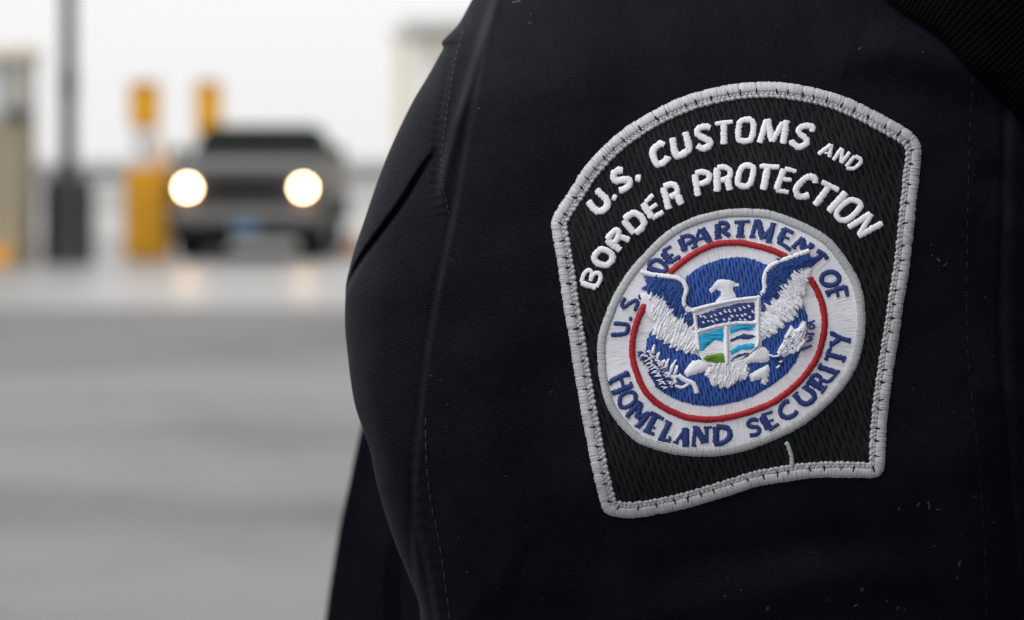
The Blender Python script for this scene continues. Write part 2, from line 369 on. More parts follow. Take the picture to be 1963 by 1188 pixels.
Y4 = 34.0; DEP = .55
bx0, bx1 = gx(-330, Y4), gx(70, Y4 + 2 * DEP)
t = empty('inspection_booth', ((bx0 + bx1) / 2, Y4 + DEP, 0), 'beige inspection booth with pale windows at the left edge', 'booth')
hx = (bx1 - bx0) / 2; zs_ = gz(232, Y4)
bm = bmesh.new(); box(bm, -hx, hx, -DEP, DEP, 0, zs_)
for x in (-hx + .05, hx - .05):
    for y in (-DEP + .05, DEP - .05): box(bm, x - .05, x + .05, y - .05, y + .05, zs_ + .001, 2.46)
bm_obj('wall', bm, M['beige'], t)
bm = bmesh.new(); box(bm, -hx + .03, hx - .03, -DEP + .03, DEP - .03, zs_ + .002, 2.459); wn = bm_obj('window', bm, M['window'], t)
bm = bmesh.new(); box(bm, hx - .20, hx + .015, -DEP - .02, -DEP + .55, gz(234, Y4) + .002, gz(208, Y4), .01); bm_obj('speaking_grille', bm, M['dark_steel'], wn)
bm = bmesh.new(); box(bm, -hx - .12, hx + .07, -DEP - .15, DEP + .1, 2.461, 2.62, .03); bm_obj('roof', bm, M['cream'], t)
bm = bmesh.new(); box(bm, -hx - .1, hx - .1, -DEP - .35, -DEP - .002, 0, .19, .03); bm_obj('kerb', bm, M['yellow'], t)
bm = bmesh.new(); box(bm, -.5, .3, -DEP - .022, -DEP - .003, .2, zs_ - .03); d = bm_obj('door', bm, M['cream'], t)
bm = bmesh.new(); box(bm, .20, .25, -DEP - .06, -DEP - .024, .95, 1.12); bm_obj('handle', bm, M['dark_steel'], d)

Y5 = 44.0
t = empty('barrier_wall', (0, Y5, 0), 'long pale concrete barrier with a grey rail on top behind the truck', 'barrier')
bm = bmesh.new(); prof = [(-.32, 0), (-.32, .08), (-.16, .38), (-.11, .86), (.11, .86), (.16, .38), (.32, .08), (.32, 0)]
prism(bm, prof, gx(-700, Y5), gx(2400, Y5)); bm_obj('wall', bm, M['barrier'], t)
for z in (.96, 1.10):
    bm = bmesh.new(); cyl(bm, (gx(-700, Y5), 0, z), (gx(2400, Y5), 0, z), .055, None, 10); bm_obj('rail', bm, M['rail'], t)
for k in range(11):
    bm = bmesh.new(); x = gx(-600 + k * 290, Y5); box(bm, x - .04, x + .04, -.04, .04, .861, 1.12); bm_obj('rail_post', bm, M['rail'], t)

Y6 = 52.0
bx0, bx1 = gx(796, Y6), gx(1500, Y6)
t = empty('gate_building', ((bx0 + bx1) / 2, Y6 + 3, 0), 'pale gatehouse with cream columns and a flat grey roof behind the shoulder', 'building')
hx = (bx1 - bx0) / 2; zt = gz(62, Y6)
bm = bmesh.new(); box(bm, -hx, hx, -3, 3, 0, zt); bm_obj('wall', bm, M['panel'], t)
bm = bmesh.new(); box(bm, -hx - .25, hx + .6, -3.6, 3.4, zt + .001, gz(38, Y6), .04); bm_obj('roof', bm, M['roof_grey'], t)
for px in (857, 1010, 1160, 1310):
    bm = bmesh.new(); x = gx(px, Y6) - (bx0 + bx1) / 2; box(bm, x - .2, x + .2, -3.3, -3.002, 0, zt, .01); bm_obj('column', bm, M['cream'], t)
for px in (930, 1085, 1235):
    bm = bmesh.new(); x = gx(px, Y6) - (bx0 + bx1) / 2; box(bm, x - .42, x + .42, -3.06, -3.003, 1.0, 2.2, .01); f = bm_obj('window', bm, M['window'], t)
    bm = bmesh.new(); box(bm, x - .5, x + .5, -3.1, -3.004, .90, .985); bm_obj('sill', bm, M['cream'], f)
t = empty('gate_pillar', (gx(772, 48.0), 48, 0), 'slim cream pillar standing left of the pale gatehouse', 'pillar')
bm = bmesh.new(); box(bm, -.13, .13, -.13, .13, .121, gz(72, 48.0), .015); bm_obj('shaft', bm, M['cream'], t)
bm = bmesh.new(); box(bm, -.2, .2, -.2, .2, gz(72, 48.0) + .001, gz(58, 48.0), .02); bm_obj('cap', bm, M['roof_grey'], t)
bm = bmesh.new(); box(bm, -.22, .22, -.22, .22, 0, .12, .02); bm_obj('plinth', bm, M['barrier'], t)

Y7 = 36.4
t = empty('traffic_cone', (gx(676, Y7), Y7, 0), 'small dull orange traffic cone on the ground right of the truck', 'cone')
bm = bmesh.new(); cyl(bm, (0, 0, .03), (0, 0, .34), .12, .03, 20); c = bm_obj('cone', bm, M['orange'], t)
bm = bmesh.new(); cyl(bm, (0, 0, .16), (0, 0, .22), .083, .064, 20); bm_obj('collar', bm, M['barrier'], c)
bm = bmesh.new(); box(bm, -.17, .17, -.17, .17, 0, .029, .008); bm_obj('base', bm, M['orange'], t)

# dark booth added just right of the officer, outside the frame, to shade that side
t = empty('added_shade_booth', (2.05, .5, 0), 'dark clad booth added out of frame to shade the right of the officer', 'booth')
M['cladding'] = noisy('dark_cladding', (.03, .031, .034), .2, 2, .6)
bm = bmesh.new(); box(bm, -.9, .9, -2.2, 2.0, 0, 1.05); box(bm, -.9, .9, -2.2, 2.0, 1.9, 3.7)
for x in (-.84, .84):
    for y in (-2.14, 1.94): box(bm, x - .06, x + .06, y - .06, y + .06, 1.051, 1.899)
bm_obj('wall', bm, M['cladding'], t)
bm = bmesh.new(); box(bm, -.88, .88, -2.07, 1.87, 1.052, 1.898); bm_obj('window', bm, M['glass_dark'], t)
bm = bmesh.new(); box(bm, -1.15, 1.1, -2.5, 2.3, 3.701, 3.86, .03); bm_obj('roof', bm, M['roof_grey'], t)

# ------------------------------------------------------------------ the officer: sleeve surface
def seg_dist(P, poly):
    """distance, signed side and running length of points P to a polyline"""
    P = np.asarray(P, float); poly = np.asarray(poly, float); best = np.full(len(P), 1e9); sgn = np.zeros(len(P)); tt = np.zeros(len(P)); acc = 0
    for a, b in zip(poly[:-1], poly[1:]):
        d = b - a; ln = math.hypot(*d) + 1e-9; u = d / ln; r = P - a; t = np.clip(r @ u, 0, ln); c = r - t[:, None] * u
        dist = np.hypot(c[:, 0], c[:, 1]); k = dist < best
        best[k] = dist[k]; sgn[k] = np.sign(u[0] * r[k, 1] - u[1] * r[k, 0]); tt[k] = acc + t[k]; acc += ln
    return best, sgn, tt / max(acc, 1e-9)
def catmull(pts, step=3.0, closed=False):
    p = np.asarray(pts, float); n = len(p); out = []
    for i in range(n if closed else n - 1):
        p0 = p[(i - 1) % n] if closed or i > 0 else 2 * p[0] - p[1]; p1 = p[i]; p2 = p[(i + 1) % n]
        p3 = p[(i + 2) % n] if closed or i + 2 < n else 2 * p[-1] - p[-2]
        ch = max(np.hypot(*(p2 - p1)), 1e-6); k = max(1, int(ch / step))
        for j in range(k):
            t = j / k
            out.append(.5 * (2 * p1 + (p2 - p0) * t + (2 * p0 - 5 * p1 + 4 * p2 - p3) * t * t + (3 * p1 - p0 - 3 * p2 + p3) * t ** 3))
    if not closed: out.append(p[-1])
    return np.array(out)
def spl(tab):
    tab = np.array(tab, float); x, y = tab[:, 0], tab[:, 1]; h = np.diff(x); d = np.diff(y) / h
    mm_ = np.zeros(len(x)); mm_[1:-1] = np.where(d[:-1] * d[1:] > 0, 2 * d[:-1] * d[1:] / (d[:-1] + d[1:] + 1e-12), 0); mm_[0] = d[0]; mm_[-1] = d[-1]
    def f(q):
        q = np.clip(q, x[0], x[-1]); i = np.clip(np.searchsorted(x, q) - 1, 0, len(h) - 1); t = (q - x[i]) / h[i]
        return ((1 + 2 * t) * (1 - t) ** 2 * y[i] + t * (1 - t) ** 2 * h[i] * mm_[i] + t * t * (3 - 2 * t) * y[i + 1] + t * t * (t - 1) * h[i] * mm_[i + 1])
    return f
XL = spl([(-360, 1330), (-320, 1190), (-230, 1070), (-120, 980), (0, 906), (60, 874), (100, 848), (140, 826), (200, 791), (310, 741), (420, 703), (500, 678), (560, 667), (600, 667), (680, 675), (750, 687),
          (800, 704), (835, 717), (900, 732), (1000, 764), (1080, 796), (1120, 810), (1188, 815), (1300, 828), (1600, 885), (2000, 930), (2300, 945), (2900, 985), (3350, 1030)])
XR = spl([(-360, 1420), (-320, 1560), (-230, 1750), (-120, 1900), (0, 1990), (240, 2060), (560, 2085), (900, 2075), (1300, 2030), (2000, 1930), (2300, 1900), (2900, 1780), (3350, 1680)])
YC = spl([(-360, 1.0), (-300, .985), (-200, .985), (-100, .965), (0, .945), (200, .925), (600, .915), (800, .917), (1000, .930), (1200, .950), (1500, .970), (2300, .96), (3350, .90)])
RY = spl([(-360, .012), (-320, .035), (-230, .064), (-120, .076), (0, .081), (200, .083), (600, .079), (1200, .078), (2300, .07), (3350, .05)])
rows = np.concatenate([np.arange(-360, -80, 14.0), np.arange(-80, 1270, 4.0), np.arange(1270, 3351, 40.0)])
th = np.concatenate([np.linspace(0, math.pi, 470, endpoint=False), np.linspace(math.pi, 2 * math.pi, 70, endpoint=False)])
PYg, THg = np.meshgrid(rows, th, indexing='ij')
xl, xr, yc, ry = XL(PYg), XR(PYg), YC(PYg), RY(PYg)
ease = lambda q_: (lambda c_: c_ * c_ * (3 - 2 * c_))(np.clip(q_, 0, 1))
ct, st = np.cos(THg), np.sin(THg); ex = 2 / (2.35 + np.where((ct > 0) & (st > 0), 1.25 + 2.8 * ease((PYg - 560) / 460) * ease((1900 - PYg) / 500), 0) * ease((PYg + 100) / 700))   # the panel behind the fold lies flatter and turns late
PXg = (xl + xr) / 2 - (xr - xl) / 2 * np.sign(ct) * np.abs(ct) ** ex
_e = np.clip((PXg - xl) / 30.0, 0, 6); PXg = PXg - 11 * np.exp(-((PYg - 84) / np.where(PYg < 84, 26, 7)) ** 2) * np.exp(-_e ** 2)
dep = -ry * np.sign(st) * np.abs(st) ** ex
P = np.stack([PXg.ravel(), PYg.ravel()], 1)
disp = np.zeros(len(P))
def ridge(poly, amp, sig, taper=True, side=0.0, sig2=None):
    global disp
    pl = catmull(poly, 8); d, s, t = seg_dist(P, pl)
    sg = np.where(s > 0, sig, sig2 or sig); a = amp * np.exp(-(d / sg) ** 2)
    if taper: a = a * np.clip(np.minimum(t, 1 - t) / .18, 0, 1) ** .8
    disp = disp + a
# the pulled fold that runs from the shoulder down the sleeve: cloth right of it stands forward, its left flank meets the light
FOLD = [(960, -80), (948, 30), (932, 110), (915, 200), (897, 300), (876, 420), (853, 530), (834, 640), (820, 760), (811, 860), (808, 950), (809, 1040), (813, 1120), (817, 1200), (830, 1320)]
SEAM = [(884, 60), (870, 110), (857, 185), (848, 250), (842, 300), (845, 350), (858, 415)]
SEAM1 = [(810, 800), (812, 880), (820, 960), (834, 1025), (847, 1110), (858, 1195)]
def side(poly, soft, amp, tail, gro=0.0, edge=0.0, lo=-60, hi=1500):
    global disp
    sm = catmull(poly, 6); d = seg_dist(P, sm)[0]; right = P[:, 0] > np.interp(P[:, 1], sm[:, 1], sm[:, 0]); x = np.where(right, d, -d)
    wgt = np.clip((P[:, 1] - lo) / 260, 0, 1) * np.clip((hi - P[:, 1]) / 300, 0, 1)
    disp = disp + wgt * (amp / (1 + np.exp(-np.clip(x / soft, -30, 30))) * np.exp(-np.clip(x, 0, None) / tail) - gro * np.exp(-((x + 2.2 * soft) / (1.6 * soft)) ** 2) + edge * np.exp(-((x - soft) / (1.8 * soft)) ** 2))
side(FOLD, 3.2, .0017, 170, .0004, .0002)
side(SEAM1, 4.0, .0006, 60, .0007, .0003, 760, 1500)
for pl_, pit in ((SEAM1, 25), (SEAM, 15)):
    d, s, t = seg_dist(P, catmull(pl_, 6)); ln_ = sum(math.hypot(b_[0] - a_[0], b_[1] - a_[1]) for a_, b_ in zip(pl_, pl_[1:]))
    disp += .00035 * np.cos(t * ln_ * 2 * math.pi / pit) * np.exp(-(d / 11) ** 2) * (np.minimum(t, 1 - t) > .01)
ridge(SEAM, -.0007, 6, True); ridge([(x + 12, y) for x, y in SEAM], .0006, 9)
# the sharper crease left of it that catches the sky
ridge([(972, -70), (950, 10), (932, 70), (912, 140), (890, 210), (872, 275), (858, 335), (850, 400)], .0030, 9, sig2=14)
ridge([(940, -20), (916, 80), (888, 170), (868, 240)], -.0014, 16)
# the deep crease that runs down to the edge
CR = [(846, 282), (818, 322), (780, 383), (735, 443), (700, 490), (674, 536), (655, 590)]
cr = catmull(CR, 5); d, s, t = seg_dist(P, cr)
above = P[:, 1] < np.interp(P[:, 0], cr[::-1, 0], cr[::-1, 1]); sc = np.where(above, -d, d)
tw = np.clip(t / .22, 0, 1) ** .7; tw = np.where(P[:, 0] > 846, 0, tw)
disp += tw * (.0022 / (1 + np.exp(np.clip((sc + 2) / 2.2, -30, 30))) * np.exp(-np.clip(-sc, 0, None) / 60) - .0042 * np.exp(-((sc - 4) / 5.0) ** 2))
# folds under and beside the patch
ridge([(1180, 1040), (1330, 1010), (1480, 985), (1640, 975), (1800, 1000)], -.0022, 34)
ridge([(1120, 1130), (1330, 1085), (1560, 1040), (1760, 1055)], .0022, 36)
ridge([(1820, 395), (1880, 430), (1960, 500), (2040, 600)], .0025, 26)
ridge([(1800, 330), (1880, 350), (1980, 420)], -.0022, 26)
ridge([(1600, 85), (1700, 120), (1790, 140), (1860, 150)], .0030, 34)
ridge([(1560, 150), (1680, 185), (1800, 215), (1870, 240)], -.0030, 32)
ridge([(1800, 690), (1860, 720), (1980, 800)], .002, 30)
ridge([(1780, 880), (1870, 900), (1990, 960)], -.002, 34)
ridge([(1030, 560), (1020, 720), (1035, 880), (1075, 1050), (1120, 1200)], -.0012, 60)
ridge([(950, 520), (945, 720), (955, 900), (985, 1100)], .0012, 55)
ridge([(1000, 1020), (1090, 1070), (1240, 1060)], .0012, 34)
ridge([(880, 1120), (960, 1050), (1010, 940)], .0010, 26)
ridge([(700, 620), (740, 760), (778, 900), (800, 1010)], .0016, 30)
ridge([(690, 660), (712, 760), (752, 890)], -.0010, 16)
ridge([(770, 470), (745, 580), (745, 700)], .0014, 30)
# right seam groove
SEAM2 = [(1866, 150), (1860, 240), (1857, 330), (1855, 450), (1853, 560), (1856, 680), (1866, 790), (1878, 900), (1886, 1020), (1893, 1200)]
ridge(SEAM2, -.0010, 8, False)
ridge([(x + 22, y) for x, y in SEAM2], .0009, 16, False)
STRAP = [(1600, -120), (1700, 0), (1755, 40), (1805, 75), (1870, 145), (1920, 195), (1965, 245), (2060, 370)]
ridge([(x - 26, y + 16) for x, y in STRAP], .0018, 22, False)
# slow unevenness of worn cloth
disp += .0007 * np.sin(P[:, 0] / 83 + 1.7 * np.sin(P[:, 1] / 140)) * np.sin(P[:, 1] / 117 + 1.1) + .0004 * np.sin(P[:, 0] / 37 + P[:, 1] / 51) * np.sin(P[:, 1] / 43 - P[:, 0] / 77)
# the patch is stiff: calm the cloth under it and lift the bottom edge a little
OUT = [(1058, 440), (1061, 415), (1090, 368), (1125, 316), (1172, 267), (1232, 224), (1300, 190), (1360, 171), (1425, 160), (1485, 158), (1545, 166), (1602, 180), (1655, 202), (1708, 230), (1742, 250), (1760, 268), (1766, 292),
       (1761, 345), (1754, 410), (1745, 500), (1734, 570), (1724, 635), (1713, 705), (1704, 770), (1698, 840), (1696, 885), (1690, 908), (1672, 915), (1630, 914), (1560, 915), (1505, 922), (1450, 932), (1390, 951), (1330, 969), (1275, 982), (1220, 991),
       (1185, 990), (1160, 981), (1150, 958), (1136, 900), (1124, 840), (1112, 775), (1101, 710), (1090, 640), (1078, 570), (1069, 505)]
front = (THg.ravel() < math.pi)
taper_d = np.clip(np.sin(np.clip(THg.ravel(), 0, math.pi)) / .25, 0, 1)
depth = dep.ravel() - np.where(front, disp * (.35 + .65 * taper_d), 0)
Yv = yc.ravel() + depth
Xv = (P[:, 0] - CX) / FPX * yc.ravel(); Zv = EYE - (P[:, 1] - HORIZON) / FPX * yc.ravel()
# left edge takes the folds as small steps in the outline too
SV = np.stack([Xv, Yv, Zv], 1)
nr, nc = PYg.shape; idx = np.arange(nr * nc).reshape(nr, nc)
A = idx[:-1, :]; B = np.roll(idx, -1, 1)[:-1, :]; C_ = np.roll(idx, -1, 1)[1:, :]; D = idx[1:, :]
SF = np.stack([A.ravel(), B.ravel(), C_.ravel(), D.ravel()], 1).tolist()
SF.append(idx[0, :].tolist()); SF.append(idx[-1, ::-1].tolist())
officer = empty('person', (.10, 1.12, 0), 'officer in a black uniform jacket with an embroidered shoulder patch, seen close from the side', 'person')
ORG = Vector(officer.location)
def local(v): return np.asarray(v) - np.array(ORG)
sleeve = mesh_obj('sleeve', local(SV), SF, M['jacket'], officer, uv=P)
crease_sheen = np.zeros(len(P))  # painted sheen: pale streaks along the creases and fold edges
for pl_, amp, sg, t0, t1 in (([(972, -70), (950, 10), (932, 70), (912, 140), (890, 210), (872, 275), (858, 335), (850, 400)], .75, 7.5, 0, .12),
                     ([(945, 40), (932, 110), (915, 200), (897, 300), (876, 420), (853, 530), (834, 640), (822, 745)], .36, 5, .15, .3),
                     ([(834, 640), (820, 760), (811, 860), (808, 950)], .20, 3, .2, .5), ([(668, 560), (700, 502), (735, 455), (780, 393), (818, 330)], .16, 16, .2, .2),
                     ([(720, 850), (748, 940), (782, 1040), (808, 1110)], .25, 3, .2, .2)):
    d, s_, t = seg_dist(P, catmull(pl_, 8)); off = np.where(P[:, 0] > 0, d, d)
    crease_sheen = np.maximum(crease_sheen, amp * np.exp(-(d / sg) ** 2) * np.clip(t / max(t0, 1e-3), 0, 1) * np.clip((1 - t) / t1, 0, 1))
crease_sheen *= .8 + .35 * np.sin(P[:, 1] / 23 + P[:, 0] / 31) * np.sin(P[:, 1] / 57)
crease_sheen = np.where(THg.ravel() < math.pi, np.clip(crease_sheen, 0, 1), 0)
at_ = sleeve.data.attributes.new('crease_sheen', 'FLOAT', 'POINT'); at_.data.foreach_set('value', crease_sheen.astype(np.float32))
sleeve['label'] = 'black cloth sleeve carrying the shoulder patch'
BV = BVHTree.FromPolygons([Vector(v) for v in SV], [f for f in SF if len(f) == 4])
C0 = Vector((0, 0, EYE))
def ray(px, py): return np.stack([(np.asarray(px) - CX) / FPX, np.ones_like(np.asarray(px, float)), -(np.asarray(py) - HORIZON) / FPX], -1)
def hit(px, py):
    h = BV.ray_cast(C0, Vector(ray(px, py)).normalized()); return h[0].y if h[0] else None
# sleeve depth on a grid, then smoothed: the patch bridges small folds
GX = np.arange(1020, 1805, 5.0); GY = np.arange(120, 1030, 5.0)
G = np.array([[hit(x, y) for x in GX] for y in GY], float)
def smooth(a, n):
    for _ in range(n):
        p = np.pad(a, 1, mode='edge'); a = (p[1:-1, 1:-1] * 2 + p[:-2, 1:-1] + p[2:, 1:-1] + p[1:-1, :-2] + p[1:-1, 2:]) / 6
    return a
Gs = np.minimum(smooth(G, 25), G)
Gs = smooth(Gs, 4)
def patch_y(px, py):
    fx = np.clip((px - GX[0]) / 5, 0, len(GX) - 1.001); fy = np.clip((py - GY[0]) / 5, 0, len(GY) - 1.001)
    i = fx.astype(int); j = fy.astype(int); u = fx - i; v = fy - j
    return (Gs[j, i] * (1 - u) + Gs[j, i + 1] * u) * (1 - v) + (Gs[j + 1, i] * (1 - u) + Gs[j + 1, i + 1] * u) * v
def on_patch(p, h):
    """point on the patch cloth, h metres in front of the sleeve"""
    p = np.asarray(p, float); r = ray(p[:, 0], p[:, 1]); y = patch_y(p[:, 0], p[:, 1]) - h
    return r * y[:, None] + np.array(C0)
def on_sleeve(p, h):
    out = []
    for x, y in p:
        d = hit(x, y); d = .9 if d is None else d
        out.append(Vector(ray(x, y)) * (d - h) + C0)
    return np.array([tuple(v) for v in out])

def inside(P_, poly):
    x, y = P_[:, 0], P_[:, 1]; r = np.zeros(len(P_), bool); q = np.asarray(poly); n = len(q)
    for i in range(n):
        x1, y1 = q[i]; x2, y2 = q[(i + 1) % n]
        c = ((y1 > y) != (y2 > y)) & (x < (x2 - x1) * (y - y1) / (y2 - y1 + 1e-12) + x1); r ^= c
    return r
def resample(poly, step):
    q = np.vstack([poly, poly[:1]]); out = []
    for a, b in zip(q[:-1], q[1:]):
        k = max(1, int(round(np.hypot(*(b - a)) / step)))
        for j in range(k): out.append(a + (b - a) * j / k)
    return np.array(out)
class Builder:
    def __init__(s): s.v = []; s.f = []; s.uv = []
    def add(s, v, f, uv):
        o = len(s.v); s.v += [tuple(x) for x in v]; s.uv += [tuple(x) for x in uv]; s.f += [tuple(i + o for i in q_) for q_ in f]
    def done(s, name, m, parent, place=None):
        return mesh_obj(name, local(np.array(s.v)), s.f, m, parent, uv=np.array(s.uv))
def fill(B_, poly, h0, puff, ang=0.0, sp=6.0, edge=2.6, jag=.7, soft=6.0, smoothed=False, uvf=None, place=None):
    """stitched area: outline with thread-end jitter, puffed up inside, with side walls going into the cloth"""
    pl = np.asarray(poly, float)
    if smoothed: pl = catmull(pl, edge, True)
    pl = resample(pl, edge)
    if jag: pl = pl + RNG.normal(0, jag, pl.shape)
    lo, hi = pl.min(0), pl.max(0)
    gx_, gy_ = np.meshgrid(np.arange(lo[0], hi[0], sp), np.arange(lo[1], hi[1], sp)); g_ = np.stack([gx_.ravel(), gy_.ravel()], 1) + RNG.uniform(-.2, .2, (gx_.size, 2)) * sp
    g_ = g_[inside(g_, pl)] if len(g_) else g_
    cl_ = np.vstack([pl, pl[:1]])
    if len(g_):
        dd = seg_dist(g_, cl_)[0]; g_ = g_[dd > edge * .8]; dd = dd[dd > edge * .8]
    n = len(pl)
    vs = [Vector(p) for p in pl] + [Vector(p) for p in g_]
    rv, _, rf, ov, _, _ = delaunay_2d_cdt(vs, [], [list(range(n))], 1, 1e-4)
    rp = np.array([tuple(v) for v in rv])
    d_ = seg_dist(rp, cl_)[0]
    h = h0 + puff * np.sqrt(np.clip(d_ / soft, 0, 1))
    a = R(ang); uv = np.stack([rp[:, 0] * math.cos(a) + rp[:, 1] * math.sin(a), -rp[:, 0] * math.sin(a) + rp[:, 1] * math.cos(a)], 1) if uvf is None else uvf(rp)
    pos = (place or on_patch)(rp, h)
    B_.add(pos, [tuple(f) for f in rf], uv)
    # side walls
    lowp = (place or on_patch)(pl, np.full(n, h0 - .0007)); topp = (place or on_patch)(pl, np.full(n, h0))
    B_.add(np.vstack([topp, lowp]), [(i, (i + 1) % n, n + (i + 1) % n, n + i) for i in range(n)], np.vstack([pl, pl]))
def stroke(B_, pts, wd, h0, puff, closed=False, jag=.05, step=2.2, place=None, wmod=None, smoothed=True, caps=True):
    """satin stitched column along a line: rounded across, threads run across it"""
    c = catmull(pts, step, closed) if smoothed and len(pts) > 2 else (resample(np.asarray(pts, float), step) if closed else catmull(pts, step))
    n = len(c); tg = (np.roll(c, -1, 0) - np.roll(c, 1, 0)) if closed else np.gradient(c, axis=0)
    tg /= np.hypot(tg[:, 0], tg[:, 1])[:, None] + 1e-9; nm = np.stack([-tg[:, 1], tg[:, 0]], 1)
    s = np.concatenate([[0], np.cumsum(np.hypot(*np.diff(c, axis=0).T))])
    hw = np.full(n, wd / 2)
    if not closed and caps:
        e = np.minimum(s, s[-1] - s); hw = hw * np.sqrt(np.clip(.62 + .38 * e / (wd * .16), 0.3, 1))
    if wmod is not None: hw = hw * wmod(s)
    K = 7; tk = np.linspace(-1, 1, K); v = []; uv = []; hs_ = []
    jl = 1 + RNG.normal(0, jag, n); jr = 1 + RNG.normal(0, jag, n)
    for k, t_ in enumerate(tk):
        off = nm * (t_ * hw * (1 + ((jl if t_ < 0 else jr) - 1) * max(0, abs(t_) * 2 - 1)))[:, None]; v.append(c + off)
        zz = max(0, 1 - abs(t_) ** 2.6) ** .6; hs_.append(h0 - (.00025 if abs(t_) == 1 else 0) + puff * zz * (1 if wmod is None else wmod(s) ** 2) * np.ones(n)); uv.append(np.stack([s, t_ * hw], 1))
    v = np.vstack(v); hh = np.concatenate(hs_); uv = np.vstack(uv)
    pos = (place or on_patch)(v, hh); f = []
    rg = range(n) if closed else range(n - 1)
    for k in range(K - 1):
        for i in rg:
            j = (i + 1) % n; f.append((k * n + i, k * n + j, (k + 1) * n + j, (k + 1) * n + i))
    if not closed:
        f.append(tuple(k * n for k in range(K))); f.append(tuple(k * n + n - 1 for k in reversed(range(K))))
    B_.add(pos, f, uv)
def Z(x0, y0, k=5.94):
    return lambda pts: [(x0 + x / k, y0 + y / k) for x, y in pts]

# ------------------------------------------------------------------ the patch
patch_poly = np.array(catmull(OUT, 4, True))
def offset_path(path, d):
    t_ = np.roll(path, -1, 0) - np.roll(path, 1, 0); t_ /= np.hypot(t_[:, 0], t_[:, 1])[:, None] + 1e-9
    n_ = np.stack([-t_[:, 1], t_[:, 0]], 1)
    return path + n_ * d
b = Builder(); fill(b, offset_path(patch_poly, 9), .0006, .0002, ang=-19, sp=6, edge=5, jag=0, soft=8)
patch = b.done('shoulder_patch', M['field'], officer); patch['label'] = 'black embroidered shoulder patch with a silver edge and a round seal'
# merrowed silver edge
edge_c = offset_path(patch_poly, 10.5)
ed = np.concatenate([[0], np.cumsum(np.hypot(*np.diff(np.vstack([edge_c, edge_c[:1]]), axis=0).T))])
notch = []; acc = 12.0
while acc < ed[-1] - 10: notch.append(acc); acc += random.choice([random.uniform(20, 30), random.uniform(26, 42)])
nt_ = np.array(notch)
def wm(s): 
    d_ = np.min(np.abs(s[:, None] - nt_[None, :]), 1); return 1 - .07 * np.exp(-(d_ / 2.2) ** 2) + .03 * np.sin(s / 17) + .02 * np.sin(s / 5.3)
b = Builder(); stroke(b, edge_c[::1], 22,   .0006, .0012, closed=True, jag=.045, step=2.4, wmod=wm, smoothed=False)
b.done('edge_binding', M['silver_thread'], patch)
b = Builder()
inner = offset_path(patch_poly, 19.5)
for a in notch:
    i = int(np.argmin(np.abs(ed[:-1] - a))); p0 = edge_c[i]; p1 = inner[i]; dv = p1 - p0; tv = np.array([-dv[1], dv[0]]) * random.uniform(-.35, .35)
    stroke(b, [p0 + dv * random.uniform(-.1, .35), p1 + dv * .25 + tv], random.uniform(2.6, 4.6), .0016, .0002, step=1.5, jag=0)
b.done('edge_stitches', M['dark_thread'], patch)
# the row of small loops inside the edge
b = Builder(); stroke(b, offset_path(patch_poly, 23), 15, .0007, .0005, closed=True, jag=.06, smoothed=False)
for dd_, pitch, rad in ((26.5, 10.5, 5.2), (21.0, 8.0, 3.6)):
    ch = offset_path(patch_poly, dd_); cs = np.concatenate([[0], np.cumsum(np.hypot(*np.diff(np.vstack([ch, ch[:1]]), axis=0).T))])
    a = 0
    while a < cs[-1] - 4:
        i = min(int(np.searchsorted(cs, a)), len(ch) - 1); c = ch[i]; tg = ch[(i + 1) % len(ch)] - ch[i - 1]; an = math.atan2(tg[1], tg[0]) + .6
        rr_ = rad * random.uniform(.85, 1.12); pts = []; hh = []; uu = []
        for ring, zz in ((1, 0), (.8, .6), (.45, .9)):
            for k in range(10):
                t_ = k * 2 * math.pi / 10; x, y = rr_ * ring * 1.12 * math.cos(t_), rr_ * ring * .85 * math.sin(t_)
                pts.append(c + np.array([x * math.cos(an) - y * math.sin(an), x * math.sin(an) + y * math.cos(an)])); hh.append(.0010 + .0007 * zz); uu.append((x + a, y))
        pts.append(c); hh.append(.0010 + .00073); uu.append((a, 0))
        f = []
        for g_ in range(2):
            for k in range(10): f.append((g_ * 10 + k, g_ * 10 + (k + 1) % 10, g_ * 10 + 10 + (k + 1) % 10, g_ * 10 + 10 + k))
        for k in range(10): f.append((20 + k, 20 + (k + 1) % 10, 30))
        b.add(on_patch(np.array(pts), np.array(hh)), f, uu); a += pitch * random.uniform(.9, 1.1)
b.done('edge_loops', M['grey_thread'], patch)

H1, PF = .00095, .00034
V1, V2, V3, V4, V5 = Z(1100, 300), Z(1100, 400), Z(1230, 210), Z(1400, 210), Z(1530, 260)
top = []
def tl(v, *st):
    for w_, pts, *cl_ in st: top.append((v(pts), w_ / 5.94, bool(cl_)))
tl(V1, (82, [(165, 510), (235, 600), (290, 625), (345, 612), (378, 560), (370, 490), (255, 382)]), (70, [(438, 462), (486, 482)]), (80, [(700, 250), (762, 256)]),
   (76, [(560, 165), (500, 165), (455, 205), (455, 262), (500, 280), (615, 262), (638, 300), (615, 350), (560, 382), (515, 392)]),
   (80, [(785, 535), (892, 700)]), (54, [(815, 525), (905, 440)]), (50, [(865, 605), (948, 545)]), (58, [(890, 710), (1020, 635)]))
tl(V2, (76, [(372, 358), (535, 478)]), (68, [(380, 355), (430, 290), (485, 250), (512, 290), (490, 355), (450, 395)]), (70, [(520, 320), (635, 365)]),
   (76, [(565, 135), (690, 285)]), (74, [(575, 125), (675, 55), (755, 90), (800, 165), (765, 235), (700, 285)]),
   (70, [(240, 540), (295, 475), (370, 478), (430, 525), (437, 590), (385, 645), (310, 640), (245, 600)], 1),
   (64, [(82, 850), (255, 905)]), (52, [(85, 845), (118, 750), (170, 705), (205, 735), (190, 830)]), (52, [(195, 800), (235, 745), (290, 742), (305, 800), (258, 900)]))
